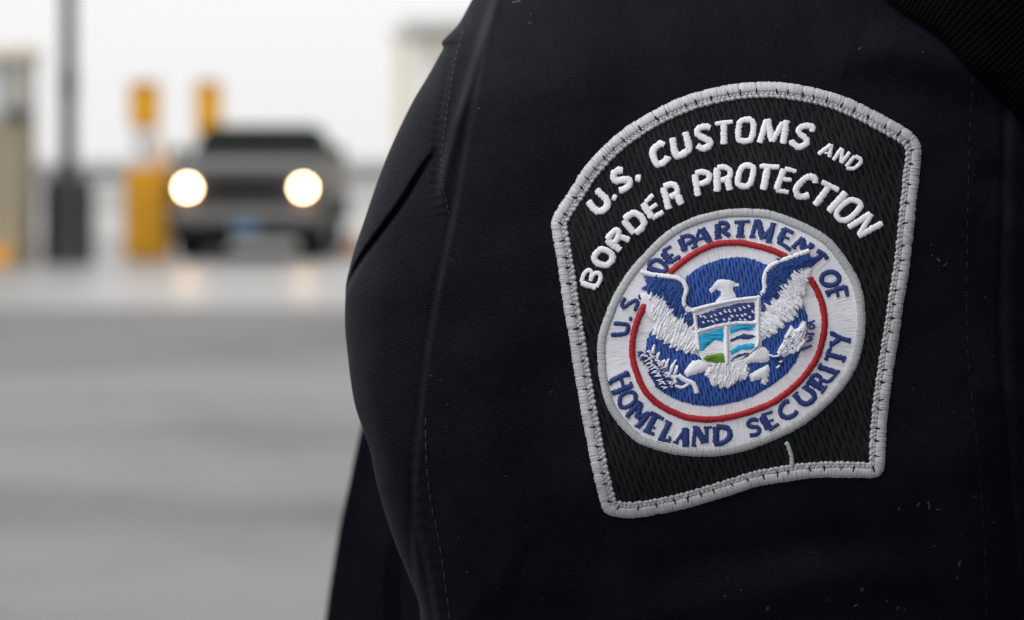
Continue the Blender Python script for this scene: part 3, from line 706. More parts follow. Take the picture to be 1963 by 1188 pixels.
tl(V3, (78, [(260, 410), (225, 395), (170, 420), (128, 480), (140, 560), (180, 625), (240, 615), (285, 575), (298, 535)]),
   (76, [(350, 325), (382, 500), (425, 528), (520, 478), (540, 440), (500, 258)]),
   (72, [(785, 215), (730, 200), (650, 220), (638, 280), (710, 330), (785, 375), (760, 422), (690, 450), (630, 415)]),
   (54, [(835, 168), (1040, 142)]), (76, [(935, 170), (938, 400)]),
   (76, [(605, 740), (645, 990)]), (66, [(610, 728), (700, 715), (762, 745), (762, 805), (660, 860)]),
   (78, [(858, 665), (860, 940)]), (66, [(862, 662), (950, 662), (1005, 700), (1000, 770), (900, 815)]), (78, [(980, 800), (1005, 925)]),
   (76, [(245, 890), (310, 1140)]), (66, [(250, 880), (340, 855), (395, 890), (400, 955), (320, 1000)]), (82, [(405, 980), (455, 1085)]))
tl(V4, (70, [(105, 165), (160, 122), (222, 122), (262, 165), (255, 290), (215, 355), (140, 362), (92, 325)], 1),
   (72, [(335, 385), (415, 118)]), (72, [(425, 110), (478, 370)]), (62, [(478, 370), (600, 150)]), (74, [(640, 125), (600, 395)]),
   (72, [(930, 260), (930, 205), (860, 190), (785, 222), (790, 275), (850, 325), (868, 385), (785, 430), (715, 390), (698, 350)]),
   (70, [(118, 690), (170, 642), (228, 645), (262, 690), (238, 820), (190, 878), (110, 865), (85, 820)], 1),
   (58, [(335, 648), (560, 660)]), (78, [(425, 665), (375, 920)]),
   (74, [(612, 680), (525, 920)]), (54, [(620, 678), (755, 710)]), (52, [(600, 795), (700, 810)]), (56, [(520, 920), (665, 950)]),
   (72, [(970, 845), (965, 795), (900, 772), (820, 815), (755, 900), (760, 970), (815, 1000), (900, 975)]))
tl(V5, (50, [(230, 218), (375, 108)]), (50, [(382, 102), (355, 252)]), (30, [(300, 200), (370, 212)]),
   (48, [(400, 285), (500, 145)]), (46, [(505, 150), (490, 315)]), (46, [(490, 318), (590, 192)]),
   (48, [(545, 358), (645, 238)]), (46, [(648, 238), (712, 275), (705, 320), (635, 378), (550, 372)]),
   (60, [(268, 530), (465, 628)]), (74, [(345, 595), (190, 800)]), (78, [(548, 652), (345, 870)]),
   (68, [(520, 785), (600, 738), (680, 755), (710, 805), (640, 900), (555, 962), (480, 960), (438, 910), (455, 850)], 1),
   (72, [(572, 1050), (828, 892)]), (62, [(838, 895), (690, 1140)]), (68, [(685, 1150), (962, 1000)]))
b = Builder()
for k, (pts, w_, c_) in enumerate(top): stroke(b, pts, w_ * 1.05, H1 + .00003 * (k % 5), PF, closed=c_, jag=.10, step=2.0)
b.done('agency_lettering', M['white_thread'], patch)
b = Builder(); stroke(b, Z(1380, 700)([(748, 905), (765, 880), (785, 930), (808, 1000), (820, 1070), (826, 1135)]), 8.5, .0011, .0008, jag=.14); b.done('loose_thread', M['grey_thread'], patch)

# the round seal
RIM = [(1145, 675), (1148, 640), (1162, 598), (1182, 556), (1208, 516), (1241, 479), (1270, 451), (1300, 430.5), (1333, 416), (1365, 407), (1400, 401.5), (1440, 401), (1479, 405), (1529, 423), (1573, 445), (1600, 467), (1625, 500), (1647, 539), (1657, 580),
       (1659, 620), (1656, 650), (1646, 692), (1626, 730), (1604, 759), (1581, 781), (1535, 817), (1474, 846.5), (1425, 864), (1380, 872.5), (1337, 874), (1290, 869), (1250, 858), (1214, 841), (1170, 791), (1150, 732)]
rim = catmull(RIM, 3, True); SC = np.array([1400., 640.])
def radial(p): 
    d_ = p - SC; return np.stack([np.arctan2(d_[:, 1], d_[:, 0]) * 230, np.hypot(d_[:, 0], d_[:, 1])], 1)
H2 = .00105
b = Builder(); fill(b, offset_path(rim, 7), H2, .0001, sp=6, edge=4, jag=0, uvf=radial); seal = b.done('seal_ground', M['white_thread'], patch)
b = Builder(); stroke(b, offset_path(rim, 8.5), 17.5, H2 + .0001, .0006, closed=True, jag=.05, smoothed=False); b.done('seal_rim', M['grey_thread'], patch)
red_low = [(1237.6, 584), (1224, 608), (1215, 641), (1212, 668), (1214, 690), (1221, 714), (1234, 744), (1254, 767), (1278, 783), (1307, 796), (1330, 801), (1350, 803), (1380, 801.5), (1422, 793), (1473, 775), (1508, 752), (1535, 728), (1555, 703), (1567, 683), (1577, 650), (1581, 620), (1578, 590), (1567, 559), (1552, 533)]
red_up = [(1283, 524), (1311, 501), (1330, 488), (1349, 478), (1370, 470), (1393, 466.5), (1420, 466.5), (1442, 470.5), (1476, 479), (1508, 493)]
b = Builder(); stroke(b, red_low, 12.6, H2 + .0004, .0007, jag=.07); stroke(b, red_up, 12.4, H2 + .0004, .0007, jag=.07); b.done('red_ring', M['red_thread'], patch)
# lettering round the seal
W1, W2, W3, W4, W5, W6, W7, W8 = Z(1140, 480), Z(1230, 400), Z(1400, 400), Z(1500, 440), Z(1480, 620), Z(1380, 700), Z(1230, 700), Z(1130, 680)
sl = []
def ss(v, *st):
    for w_, pts, *cl_ in st: sl.append((v(pts), w_ / 5.94, bool(cl_)))
ss(W1, (46, [(215, 825), (330, 830), (378, 850), (375, 905), (330, 945), (185, 955)]), (46, [(390, 776), (428, 768)]), (42, [(350, 545), (312, 600), (332, 650), (400, 605), (470, 572), (490, 612), (455, 685)]), (52, [(498, 536), (540, 528)]))
ss(W2, (60, [(62, 672), (238, 738)]), (46, [(75, 655), (120, 602), (190, 592), (262, 640), (282, 695), (240, 732)]),
   (72, [(240, 500), (330, 620)]), (32, [(235, 490), (335, 432)]), (30, [(290, 562), (360, 522)]), (42, [(325, 615), (440, 545)]),
   (68, [(435, 345), (500, 485)]), (44, [(440, 335), (520, 312), (580, 330), (575, 375), (510, 408)]),
   (36, [(600, 430), (660, 235)]), (72, [(680, 230), (770, 370)]), (32, [(620, 360), (715, 335)]), (28, [(565, 455), (640, 425)]), (26, [(735, 385), (805, 362)]),
   (64, [(865, 175), (868, 325)]), (48, [(870, 170), (955, 170), (980, 215), (900, 262)]), (50, [(930, 262), (1005, 318)]), (28, [(830, 345), (915, 325)]))
ss(W3, (66, [(125, 160), (112, 310)]), (34, [(45, 158), (225, 148)]), (28, [(60, 318), (165, 320)]),
   (44, [(290, 150), (250, 310)]), (68, [(320, 150), (370, 350)]), (48, [(380, 330), (495, 190)]), (66, [(480, 205), (435, 370)]), (28, [(215, 322), (290, 325)]), (26, [(400, 378), (475, 385)]), (26, [(270, 138), (345, 140)]), (26, [(455, 172), (525, 185)]),
   (68, [(620, 230), (560, 375)]), (38, [(610, 228), (720, 285)]), (28, [(600, 320), (672, 348)]), (40, [(535, 372), (690, 475)]),
   (42, [(825, 330), (720, 440)]), (74, [(815, 340), (830, 470)]), (52, [(835, 470), (945, 425)]), (30, [(900, 392), (960, 435)]), (26, [(695, 425), (745, 465)]),
   (48, [(985, 482), (1060, 520), (1110, 580)]), (56, [(1035, 540), (910, 645)]), (28, [(890, 620), (925, 675)]))
ss(W4, (52, [(445, 570), (475, 510), (550, 487), (620, 510), (645, 570), (610, 620), (540, 642), (470, 622)], 1),
   (40, [(500, 695), (530, 770)]), (48, [(520, 720), (715, 655)]), (44, [(715, 640), (740, 765)]), (34, [(620, 690), (635, 775)]))
ss(W5, (50, [(675, 100), (780, 160), (890, 190)]), (50, [(780, 165), (680, 235)]), (30, [(885, 155), (880, 220)]), (28, [(668, 190), (672, 275)]), (26, [(668, 80), (680, 135)]),
   (44, [(660, 275), (610, 415)]), (56, [(640, 348), (815, 390)]), (32, [(835, 365), (805, 440)]),
   (56, [(530, 485), (735, 555)]), (32, [(765, 525), (705, 605)]), (30, [(562, 445), (522, 510)]),
   (72, [(420, 640), (590, 750)]), (44, [(430, 632), (490, 582), (548, 605), (550, 660), (510, 705)]), (38, [(550, 630), (640, 655), (700, 605)]), (30, [(625, 700), (560, 790)]), (28, [(455, 605), (390, 680)]),
   (54, [(265, 812), (345, 900), (420, 898), (478, 845), (465, 785), (385, 720)]), (28, [(235, 830), (295, 770)]), (28, [(345, 735), (425, 675)]))
ss(W6, (50, [(790, 402), (735, 420), (690, 490), (700, 560), (765, 590), (840, 562), (882, 512)]),
   (78, [(480, 570), (560, 720)]), (30, [(470, 565), (600, 522)]), (36, [(560, 732), (670, 660)]), (26, [(540, 645), (612, 610)]),
   (44, [(440, 622), (375, 612), (320, 650), (345, 690), (430, 702), (450, 740), (420, 780), (340, 792)]))
ss(W7, (68, [(850, 695), (845, 885)]), (54, [(850, 692), (960, 705), (1005, 755), (995, 820), (930, 875), (825, 892)]),
   (40, [(608, 705), (590, 900)]), (68, [(622, 710), (720, 875)]), (42, [(742, 700), (740, 880)]), (26, [(565, 905), (625, 912)]), (28, [(705, 705), (800, 700)]), (26, [(580, 695), (640, 700)]),
   (34, [(505, 705), (392, 868)]), (72, [(500, 705), (500, 905)]), (32, [(440, 822), (500, 825)]), (26, [(355, 865), (420, 885)]), (26, [(460, 905), (540, 912)]),
   (62, [(318, 645), (225, 825)]), (38, [(185, 828), (325, 858)]), (26, [(315, 800), (328, 855)]), (28, [(270, 625), (345, 660)]),
   (66, [(160, 560), (65, 745)]), (40, [(100, 525), (250, 612)]), (26, [(115, 692), (155, 715)]), (38, [(18, 735), (145, 782)]))
ss(W8, (58, [(440, 200), (240, 298)]), (60, [(478, 345), (272, 430)]), (36, [(360, 262), (395, 388)]), (28, [(425, 180), (455, 245)]), (28, [(225, 290), (245, 340)]), (28, [(465, 300), (490, 370)]), (28, [(258, 400), (275, 455)]),
   (46, [(345, 545), (365, 460), (450, 415), (518, 440), (520, 510), (450, 580), (375, 592)], 1),
   (54, [(570, 545), (430, 690)]), (60, [(585, 560), (540, 720)]), (46, [(545, 720), (680, 650)]), (56, [(690, 650), (560, 805)]), (26, [(545, 520), (610, 560)]), (26, [(410, 680), (455, 715)]), (26, [(515, 795), (575, 830)]))
b = Builder()
for k, (pts, w_, c_) in enumerate(sl): stroke(b, pts, w_ * 1.18, H2 + .00030 + .00002 * (k % 6), .0003, closed=c_, jag=.10, step=1.8)
b.done('seal_lettering', M['navy_thread'], patch)

# blue fields
H3 = H2 + .00035
b = Builder()
fill(b, [(1314, 533), (1332, 518), (1351, 507.7), (1381, 497), (1405, 494), (1428, 494), (1447, 499), (1472, 509), (1466, 530), (1463, 545), (1462, 560), (1450, 570), (1415, 574), (1372, 584), (1331, 594), (1316, 584), (1312, 566), (1316, 550), (1316, 541)], H3, .0003, ang=-9, sp=5)
fill(b, [(1256, 625), (1246, 636), (1240, 652), (1238, 668), (1239, 690), (1246, 720), (1258, 742), (1279, 756), (1301, 767), (1329, 775), (1360, 777.5), (1388, 774), (1414, 769), (1447, 757), (1481, 737), (1508, 715), (1525, 693), (1538, 665), (1548, 635), (1549, 611), (1544, 591), (1531, 576), (1524, 590), (1500, 610), (1460, 650), (1400, 690), (1335, 680), (1290, 650)], H3, .0003, ang=-9, sp=6)
b.done('blue_field', M['blue_thread'], patch)
# eagle: wings, body, head
Q1, Q2, Q3, Q4, Q5 = Z(1200, 500), Z(1320, 500), Z(1430, 500), Z(1220, 610), Z(1400, 600)
H4 = H3 + .00035
b = Builder()
fill(b, Q1([(160, 390), (240, 345), (330, 400), (430, 450), (500, 520), (560, 590), (620, 660), (700, 720), (800, 780), (830, 900), (800, 1050), (740, 1055), (725, 1010), (675, 1055), (650, 1000), (605, 1012), (580, 960), (525, 985), (500, 930), (445, 940), (430, 890), (372, 895), (350, 835), (285, 840), (318, 760), (340, 700), (260, 640), (200, 520)]), H4, .0004, ang=55, sp=5)
fill(b, Q3([(160, 620), (300, 500), (400, 400), (520, 230), (620, 130), (750, 80), (700, 250), (690, 380), (600, 445), (645, 520), (660, 550), (560, 545), (592, 620), (580, 632), (470, 595), (517, 650), (500, 690), (410, 665), (442, 730), (430, 757), (350, 757), (372, 805), (290, 817), (282, 862), (230, 850), (215, 882), (180, 884), (180, 960), (120, 960), (110, 700)]), H4, .0004, ang=-50, sp=5)
def feathers(B_, poly, dx, dy, n, ln, wd, h, pf=.0003, spread=.3):
    pl = np.array(poly); lo, hi = pl.min(0), pl.max(0); k = 0
    while k < n:
        p = RNG.uniform(lo, hi)
        if not inside(p[None], pl)[0]: continue
        k += 1; a = math.atan2(dy, dx) + random.uniform(-spread, spread); l_ = ln * random.uniform(.6, 1.1)
        stroke(B_, [p - np.array([math.cos(a), math.sin(a)]) * l_ * .8, p + np.array([math.cos(a), math.sin(a)]) * l_ * .2], wd * random.uniform(.75, 1.2), h + random.uniform(0, .00025), pf, step=2.5, jag=.1)
LW = Q1([(240, 400), (430, 480), (560, 620), (700, 740), (790, 800), (810, 1010), (740, 1040), (670, 1040), (600, 1000), (520, 970), (440, 930), (370, 880), (300, 820), (350, 720), (280, 560)])
RW = Q3([(180, 640), (300, 520), (400, 420), (540, 250), (640, 150), (700, 130), (690, 300), (640, 420), (650, 540), (590, 620), (510, 670), (440, 740), (370, 790), (280, 850), (200, 880), (140, 900), (120, 720)])
feathers(b, LW, -.5, .85, 120, 24, 4.6, H4 + .0003); feathers(b, RW, .72, .68, 130, 24, 4.6, H4 + .0003)
b.done('eagle_feathers', M['white_thread'], patch)
b = Builder()
fill(b, Q1([(205, 172), (300, 190), (480, 212), (600, 250), (645, 330), (630, 450), (645, 545), (750, 590), (760, 765), (712, 775), (690, 722), (650, 738), (600, 692), (612, 652), (550, 642), (562, 592), (460, 582), (472, 542), (512, 512), (430, 502), (422, 452), (330, 442), (342, 397), (240, 382), (247, 342), (178, 328), (195, 290), (240, 280)]), H4 + .0003, .0004, ang=25, sp=5)
fill(b, Q3([(320, 90), (430, 30), (560, -25), (722, -95), (735, -40), (800, -40), (740, 20), (752, 72), (700, 70), (640, 92), (600, 152), (500, 182), (492, 252), (390, 272), (452, 312), (440, 342), (360, 382), (387, 432), (300, 452), (312, 517), (230, 532), (180, 605), (168, 560), (188, 520), (165, 450), (250, 395), (270, 300), (245, 200), (270, 140)]), H4 + .0003, .0004, ang=65, sp=5)
feathers(b, Q1([(260, 220), (480, 240), (610, 300), (600, 450), (620, 560), (720, 620), (730, 720), (640, 690), (520, 560), (440, 440), (330, 390), (260, 320)]), -.45, .9, 90, 22, 4.4, H4 + .0006)
feathers(b, Q3([(330, 110), (430, 50), (560, 0), (700, -60), (700, 30), (620, 80), (500, 150), (460, 230), (360, 260), (400, 310), (340, 370), (280, 440), (210, 500), (200, 440), (280, 320), (270, 200)]), .8, .6, 90, 22, 4.4, H4 + .0006)
b.done('eagle_wing_coverts', M['wing_thread'], patch)
b = Builder()
stroke(b, Q1([(165, 125), (300, 162), (450, 180), (580, 200), (655, 250), (688, 330), (665, 410), (655, 480), (690, 545), (765, 575)]), 9.5, H4 + .0007, .0004)
stroke(b, [(1490 + 62, 481), (1517, 494), (1490, 504), (1476, 512), (1468, 524), (1465, 540), (1466, 556), (1454, 572)], 9.5, H4 + .0007, .0004)
b.done('eagle_wing_edge', M['white_thread'], patch)
b = Builder()
fill(b, W2([(775, 950), (768, 920), (800, 898), (845, 830), (900, 807), (1000, 815), (1060, 845), (1112, 860), (1100, 887), (1045, 890), (1040, 930), (1080, 1010), (1092, 1050), (960, 1085), (820, 1100), (858, 1035), (905, 990), (900, 948), (845, 922), (797, 968)]), H4, .0003, ang=80, sp=4, jag=.4)
b.done('eagle_head', M['white_thread'], patch)
b = Builder()
fill(b, [(1350, 719), (1358, 722), (1363, 736), (1370, 741), (1375, 736), (1382, 744), (1388, 740), (1397, 744), (1405, 736), (1410, 733), (1413, 727), (1421, 729), (1424, 719), (1432, 717), (1430, 709), (1438, 709), (1432, 696), (1425, 685), (1400, 688), (1375, 697), (1354, 704)], H4, .0005, ang=70, sp=4)
fill(b, Q4([(585, 540), (640, 475), (720, 465), (840, 515), (810, 590), (700, 622), (580, 662), (535, 612)]), H4, .0005, ang=20, sp=4)
fill(b, Q5([(180, 500), (330, 365), (405, 390), (452, 460), (440, 535), (350, 562), (250, 558), (150, 572), (60, 560)]), H4, .0005, ang=-30, sp=4)
fill(b, Q5([(205, 700), (300, 638), (425, 580), (452, 622), (440, 702), (420, 722), (432, 762), (402, 808), (348, 792), (362, 742), (300, 747), (240, 775)]), H4, .0005, ang=-40, sp=4)
stroke(b, Q4([(478, 640), (540, 690), (640, 735), (670, 780), (690, 850)]), 10.5, H4, .0006)
stroke(b, Q4([(440, 758), (520, 782), (600, 735)]), 6.5, H4, .0005); stroke(b, Q4([(430, 690), (455, 735)]), 7, H4, .0005)
b.done('eagle_body', M['white_thread'], patch)
TB = Q4([(820, 600), (900, 560), (1010, 545), (1100, 560), (1250, 560), (1290, 620), (1230, 700), (1140, 740), (1050, 785), (960, 785), (890, 770), (850, 730)])
bT = Builder(); feathers(bT, TB, -.1, 1, 60, 18, 4.4, H4 + .0003, .0003, .5); bT.done('eagle_tail', M['white_thread'], patch)
# olive branch and arrows
b = Builder()
stroke(b, Q4([(175, 400), (250, 510), (330, 600), (410, 665), (470, 650)]), 8.5, H4, .0004, jag=.12)
for pts_ in ([(198, 440), (190, 360), (208, 292)], [(238, 500), (240, 430), (264, 378)], [(285, 550), (300, 500), (332, 470)], [(330, 590), (345, 510), (372, 452)], [(385, 620), (410, 540), (456, 464)], [(420, 640), (450, 590), (470, 530)],
             [(190, 430), (150, 400), (130, 360)], [(240, 500), (190, 480), (150, 440)], [(290, 560), (240, 560), (200, 530)], [(330, 610), (290, 620), (250, 600)]):
    stroke(b, Q4(pts_), 6.6, H4 + .0002, .0004, jag=.12, wmod=lambda s_: .55 + .5 * np.sin(np.clip(s_ / 24, 0, 1) * math.pi))
bA = Builder(); fill(bA, Q5([(528, 442), (600, 310), (640, 210), (688, 128), (730, 172), (770, 162), (818, 78), (862, 90), (872, 180), (850, 282), (862, 340), (795, 412), (700, 452), (600, 492)]), H4, .0004, ang=60, sp=4)
st = Q4([(110, 370), (190, 480), (290, 640), (380, 800)]); st = catmull(st, 6)
for k in range(30):
    i = int((k + .5) / 30 * (len(st) - 1)); p = st[i]
    stroke(b, [p + np.array([-1, 2]), p + np.array([random.uniform(-15, -8), random.uniform(-6, 10)])], 2.4, H4 + .0005, .0004, step=1.5)
    stroke(b, [p + np.array([3, 0]), p + np.array([random.uniform(8, 14), random.uniform(-10, 6)])], 2.8, H4 + .0004, .0004, step=1.5)
stroke(bA, Q5([(450, 468), (500, 490), (565, 478)]), 4.2, H4 + .0003, .0004); stroke(bA, Q5([(525, 622), (565, 590)]), 4.5, H4 + .0003, .0004); stroke(bA, Q5([(540, 560), (595, 540)]), 4, H4 + .0003, .0004)
feathers(bA, Q5([(560, 430), (620, 310), (660, 210), (690, 150), (730, 190), (780, 170), (820, 100), (850, 120), (855, 200), (835, 280), (840, 340), (780, 400), (690, 435), (600, 470)]), .6, -.8, 46, 17, 3.8, H4 + .0003)
b.done('olive_branch', M['white_thread'], patch); bA.done('arrow_bundle', M['white_thread'], patch)
b = Builder()
for k in range(46):
    i = int((k + .5) / 46 * (len(st) - 1)); p = st[i] + RNG.normal(0, 1.5, 2)
    stroke(b, [p + np.array([-2, 1]), p + np.array([random.uniform(-19, -10), random.uniform(-7, 12)])], random.uniform(2.2, 3.8), H4 + .0001, .0003, step=1.5, jag=.12)
    if k % 2: stroke(b, [p + np.array([2, 1]), p + np.array([random.uniform(5, 15), random.uniform(-2, 11)])], random.uniform(3.5, 5), H4 + .0005, .0003, step=1.5, jag=.12)
b.done('olive_shading', M['navy_thread'], patch); b = Builder()
for w_, pts in ((26, [(880, 112), (965, 78)]), (24, [(890, 150), (925, 120), (960, 150), (925, 172), (890, 150)]), (30, [(870, 225), (960, 235)]), (30, [(865, 320), (940, 285)]), (34, [(800, 410), (870, 385), (930, 362)]), (24, [(880, 270), (930, 262)]),
                (26, [(470, 508), (570, 492)]), (26, [(510, 510), (560, 572)])):
    stroke(b, Q5(pts), w_ / 5.94, H4 + .0005, .0003, step=1.5, jag=.1)
for k in range(26):
    c = np.array(Q5([(random.uniform(600, 830), random.uniform(200, 430))])[0])
    if inside(c[None], np.array(Q5([(560, 442), (640, 240), (850, 150), (840, 330), (700, 440)])))[0]: stroke(b, [c, c + RNG.normal(0, 2.6, 2)], 1.7, H4 + .0008, .0002, step=1.2)
b.done('arrow_shading', M['navy_thread'], patch)
# shield
H5 = H4 + .00045
b = Builder(); fill(b, Q2([(35, 560), (300, 497), (550, 448), (780, 415), (820, 445), (822, 700), (830, 930), (700, 1050), (560, 1130), (400, 1185), (200, 1180), (125, 1080), (90, 800)]), H5, .00005, ang=80, sp=5); b.done('shield_ground', M['white_thread'], patch)
b = Builder()
for pts in ([(40, 565), (300, 500), (550, 450), (790, 422)], [(795, 430), (790, 700), (795, 900), (770, 980)], [(65, 590), (90, 780), (115, 1010)], [(100, 800), (330, 735), (560, 700), (780, 700)], [(430, 735), (432, 900), (440, 1170)]):
    stroke(b, Q2(pts), 7.4, H5 + .0003, .0005)
b.done('shield_border', M['white_thread'], patch)
b = Builder()
for poly, a in (([(95, 615), (330, 545), (560, 492), (750, 472), (755, 680), (560, 690), (330, 722), (112, 790)], 70), ([(472, 895), (560, 850), (620, 825), (755, 835), (755, 862), (660, 892), (580, 880), (520, 902), (475, 914)], 85), ([(478, 1122), (560, 1062), (680, 1035), (690, 1052), (620, 1072), (540, 1102), (490, 1138)], 85)):
    fill(b, Q2(poly), H5 + .00015, .0003, ang=a, sp=4, jag=.5)
b.done('shield_navy', M['navy_thread'], patch)
b = Builder()
for poly, a in (([(118, 835), (250, 790), (398, 752), (394, 920), (305, 890), (230, 950), (175, 1010), (135, 1015)], 88), ([(468, 748), (600, 715), (758, 712), (758, 772), (690, 788), (600, 782), (520, 812), (478, 826)], 85), ([(468, 1020), (560, 958), (640, 940), (752, 935), (750, 982), (690, 1007), (600, 1002), (530, 1042), (485, 1060)], 85)):
    fill(b, Q2(poly), H5 + .00015, .0003, ang=a, sp=4, jag=.5)
b.done('shield_cyan', M['cyan_thread'], patch)
b = Builder(); fill(b, Q2([(158, 1106), (212, 1068), (300, 1050), (402, 1043), (417, 1152), (350, 1162), (200, 1140)]), H5 + .00015, .0003, ang=80, sp=4, jag=.5); b.done('shield_green', M['green_thread'], patch)
b = Builder()
for k in range(11):
    for r_ in range(3):
        u = (k + .5 + (.5 if r_ % 2 else 0)) / 11.5; c = np.array([110 + u * 640, (600 - 120 * u) + 38 + r_ * 62 + (12 * (1 - u))]); c += RNG.normal(0, 8, 2)
        p0 = c + np.array([-16, -12]) * random.uniform(.6, 1.2); p1 = c + np.array([16, 12]) * random.uniform(.6, 1.2)
        stroke(b, Q2([tuple(p0), tuple(p1)]), random.uniform(3.4, 4.6), H5 + .0004, .0005, step=1.4, jag=.1)
b.done('shield_stars', M['white_thread'], patch)

# ------------------------------------------------------------------ seam stitches, lint, webbing strap
M['seam_thread'] = mat('seam_thread', (.013, .014, .018), .6, .3)
def dashes(b_, line, pitch, ln, wd, h):
    c = catmull(line, 2); s = np.concatenate([[0], np.cumsum(np.hypot(*np.diff(c, axis=0).T))]); a = 0
    while a + ln < s[-1]:
        q_ = [np.array([np.interp(a + ln * k, s, c[:, 0]), np.interp(a + ln * k, s, c[:, 1])]) for k in (0, .5, 1)]
        stroke(b_, q_, wd, -.0001, h, step=3, jag=0, place=on_sleeve2); a += pitch * random.uniform(.93, 1.07)
def on_sleeve2(p, h): 
    h = np.asarray(h); return np.array([tuple(v) for v in (on_sleeve([q_], hh)[0] for q_, hh in zip(p, h))])
b = Builder()
dashes(b, [(x + 4, y) for x, y in SEAM], 13, 8, 2.4, .0004); b.done('seam_stitching', M['seam_thread'], sleeve)
b = Builder(); dashes(b, [(x + 6, y) for x, y in SEAM1], 25, 15, 4.2, .0005); b.done('seam_stitching', M['seam_thread'], sleeve)
b = Builder(); dashes(b, SEAM2, 27, 13, 2.6, .0003); b.done('seam_stitching', M['seam_thread'], sleeve)
b = Builder()
spots = [(990, 4, 9), (1015, 45, 5), (1018, 28, 3), (897, 46, 6), (847, 225, 4), (917, 208, 4), (865, 500, 4), (826, 718, 6), (845, 728, 3), (858, 775, 4), (856, 818, 4), (896, 1096, 4), (970, 912, 3), (1057, 750, 3), (1012, 1010, 4), (1040, 1148, 3),
         (1648, 95, 5), (1770, 100, 4), (1775, 136, 3), (1868, 335, 4), (1786, 490, 6), (1800, 498, 7), (1812, 508, 5), (1785, 470, 4), (1752, 745, 4), (1800, 770, 5), (1828, 790, 4), (1846, 800, 3), (1760, 965, 7), (1780, 968, 8), (1798, 975, 7), (1725, 975, 5), (1655, 1130, 9), (1590, 1150, 6),
         (1396, 1107, 4), (1420, 1130, 4), (1470, 1165, 8), (1390, 1142, 4), (1340, 1118, 6), (1240, 1104, 4), (1640, 1160, 8), (1700, 1150, 7), (1720, 1165, 6), (1735, 1168, 5), (1840, 1080, 6), (1835, 1108, 5), (1870, 950, 5), (1905, 1000, 5), (1890, 570, 5), (1905, 680, 4)]
for k in range(70): spots.append((random.uniform(880, 1950), random.choice([random.uniform(20, 1180), random.uniform(950, 1180)]), random.uniform(1.6, 3.4)))
for x, y, r_ in spots:
    if inside(np.array([[x, y]]), patch_poly)[0]: continue
    a = random.uniform(0, math.pi); d_ = np.array([math.cos(a), math.sin(a)]) * r_ * random.choice([.25, .35, .5, .6, 1.0])
    stroke(b, [np.array([x, y]) - d_, np.array([x, y]) + RNG.normal(0, .25, 2) * r_, np.array([x, y]) + d_], r_ * random.uniform(.35, .8), -.00005, .00016, step=1.5, jag=.15, place=on_sleeve2)
o = b.done('lint', M['lint'], sleeve); o['kind'] = 'stuff'; o['label'] = 'specks of pale lint caught on the black cloth'

# webbing strap over the shoulder at the upper right
sc_ = catmull([(1440, -290), (1520, -215)] + STRAP, 20); t_ = np.gradient(sc_, axis=0); t_ /= np.hypot(t_[:, 0], t_[:, 1])[:, None]; nn_ = np.stack([t_[:, 1], -t_[:, 0]], 1)
vs_, fs_, us_ = [], [], []
KW = 26; ns = len(sc_)
for layer in (0, 1):
    for i in range(ns):
        for k in range(KW):
            p = sc_[i] + nn_[i] * (k / (KW - 1) * 300); d_ = hit(*p)
            yy = (d_ if d_ is not None else None); vs_.append((p, yy)); us_.append((i * 20.0, k / (KW - 1) * 330))
ys = np.array([np.nan if v[1] is None else v[1] for v in vs_]).reshape(2, ns, KW)
for a in range(2):
    for i in range(ns):
        last = .90
        for k in range(KW):
            if np.isnan(ys[a, i, k]): ys[a, i, k] = last + .004
            last = ys[a, i, k]
ys = np.stack([np.minimum(smooth(smooth(y_, 1), 14), np.where(smooth(y_, 10) > .93, 9, y_)) for y_ in ys])
pos = []
for a in range(2):
    for i in range(ns):
        for k in range(KW):
            e = min(k, KW - 1 - k); off = (.0035 if e > 0 else .002) if a == 0 else -.0015
            p = vs_[i * KW + k][0]; pos.append(tuple(Vector(ray(*p)) * (ys[a, i, k] - off) + C0))
g0 = lambda a, i, k: a * ns * KW + i * KW + k
for i in range(ns - 1):
    for k in range(KW - 1):
        fs_.append((g0(0, i, k), g0(0, i, k + 1), g0(0, i + 1, k + 1), g0(0, i + 1, k))); fs_.append((g0(1, i, k), g0(1, i + 1, k), g0(1, i + 1, k + 1), g0(1, i, k + 1)))
for i in range(ns - 1):
    for k in (0, KW - 1): fs_.append((g0(0, i, k), g0(0, i + 1, k), g0(1, i + 1, k), g0(1, i, k)))
o = mesh_obj('webbing_strap', local(np.array(pos)), fs_, M['webbing'], officer, uv=np.array(us_)); o['label'] = 'black ribbed webbing strap over the shoulder'

# ------------------------------------------------------------------ the rest of the officer: jacket, far sleeve, body, trousers, boots, cap
phi = R(22)
TT = [(.84, 575, .150, .225), (.92, 572, .152, .225), (1.05, 600, .150, .222), (1.142, 650, .148, .215), (1.165, 670, .148, .213), (1.186, 690, .147, .212), (1.205, 712, .146, .210), (1.25, 745, .143, .208), (1.30, 800, .138, .205), (1.35, 950, .125, .20), (1.40, 1040, .112, .185), (1.44, 1080, .098, .15), (1.475, 1120, .08, .095), (1.52, 1135, .072, .078)]
zs = np.concatenate([np.linspace(.84, 1.1, 14), np.linspace(1.11, 1.30, 40), np.linspace(1.31, 1.52, 24)])
fpx = spl([(a_, b_) for a_, b_, _, _ in TT]); fa = spl([(a_, c_) for a_, _, c_, _ in TT]); fb = spl([(a_, d_) for a_, _, _, d_ in TT])
an = np.linspace(0, 2 * math.pi, 160, endpoint=False); V = []
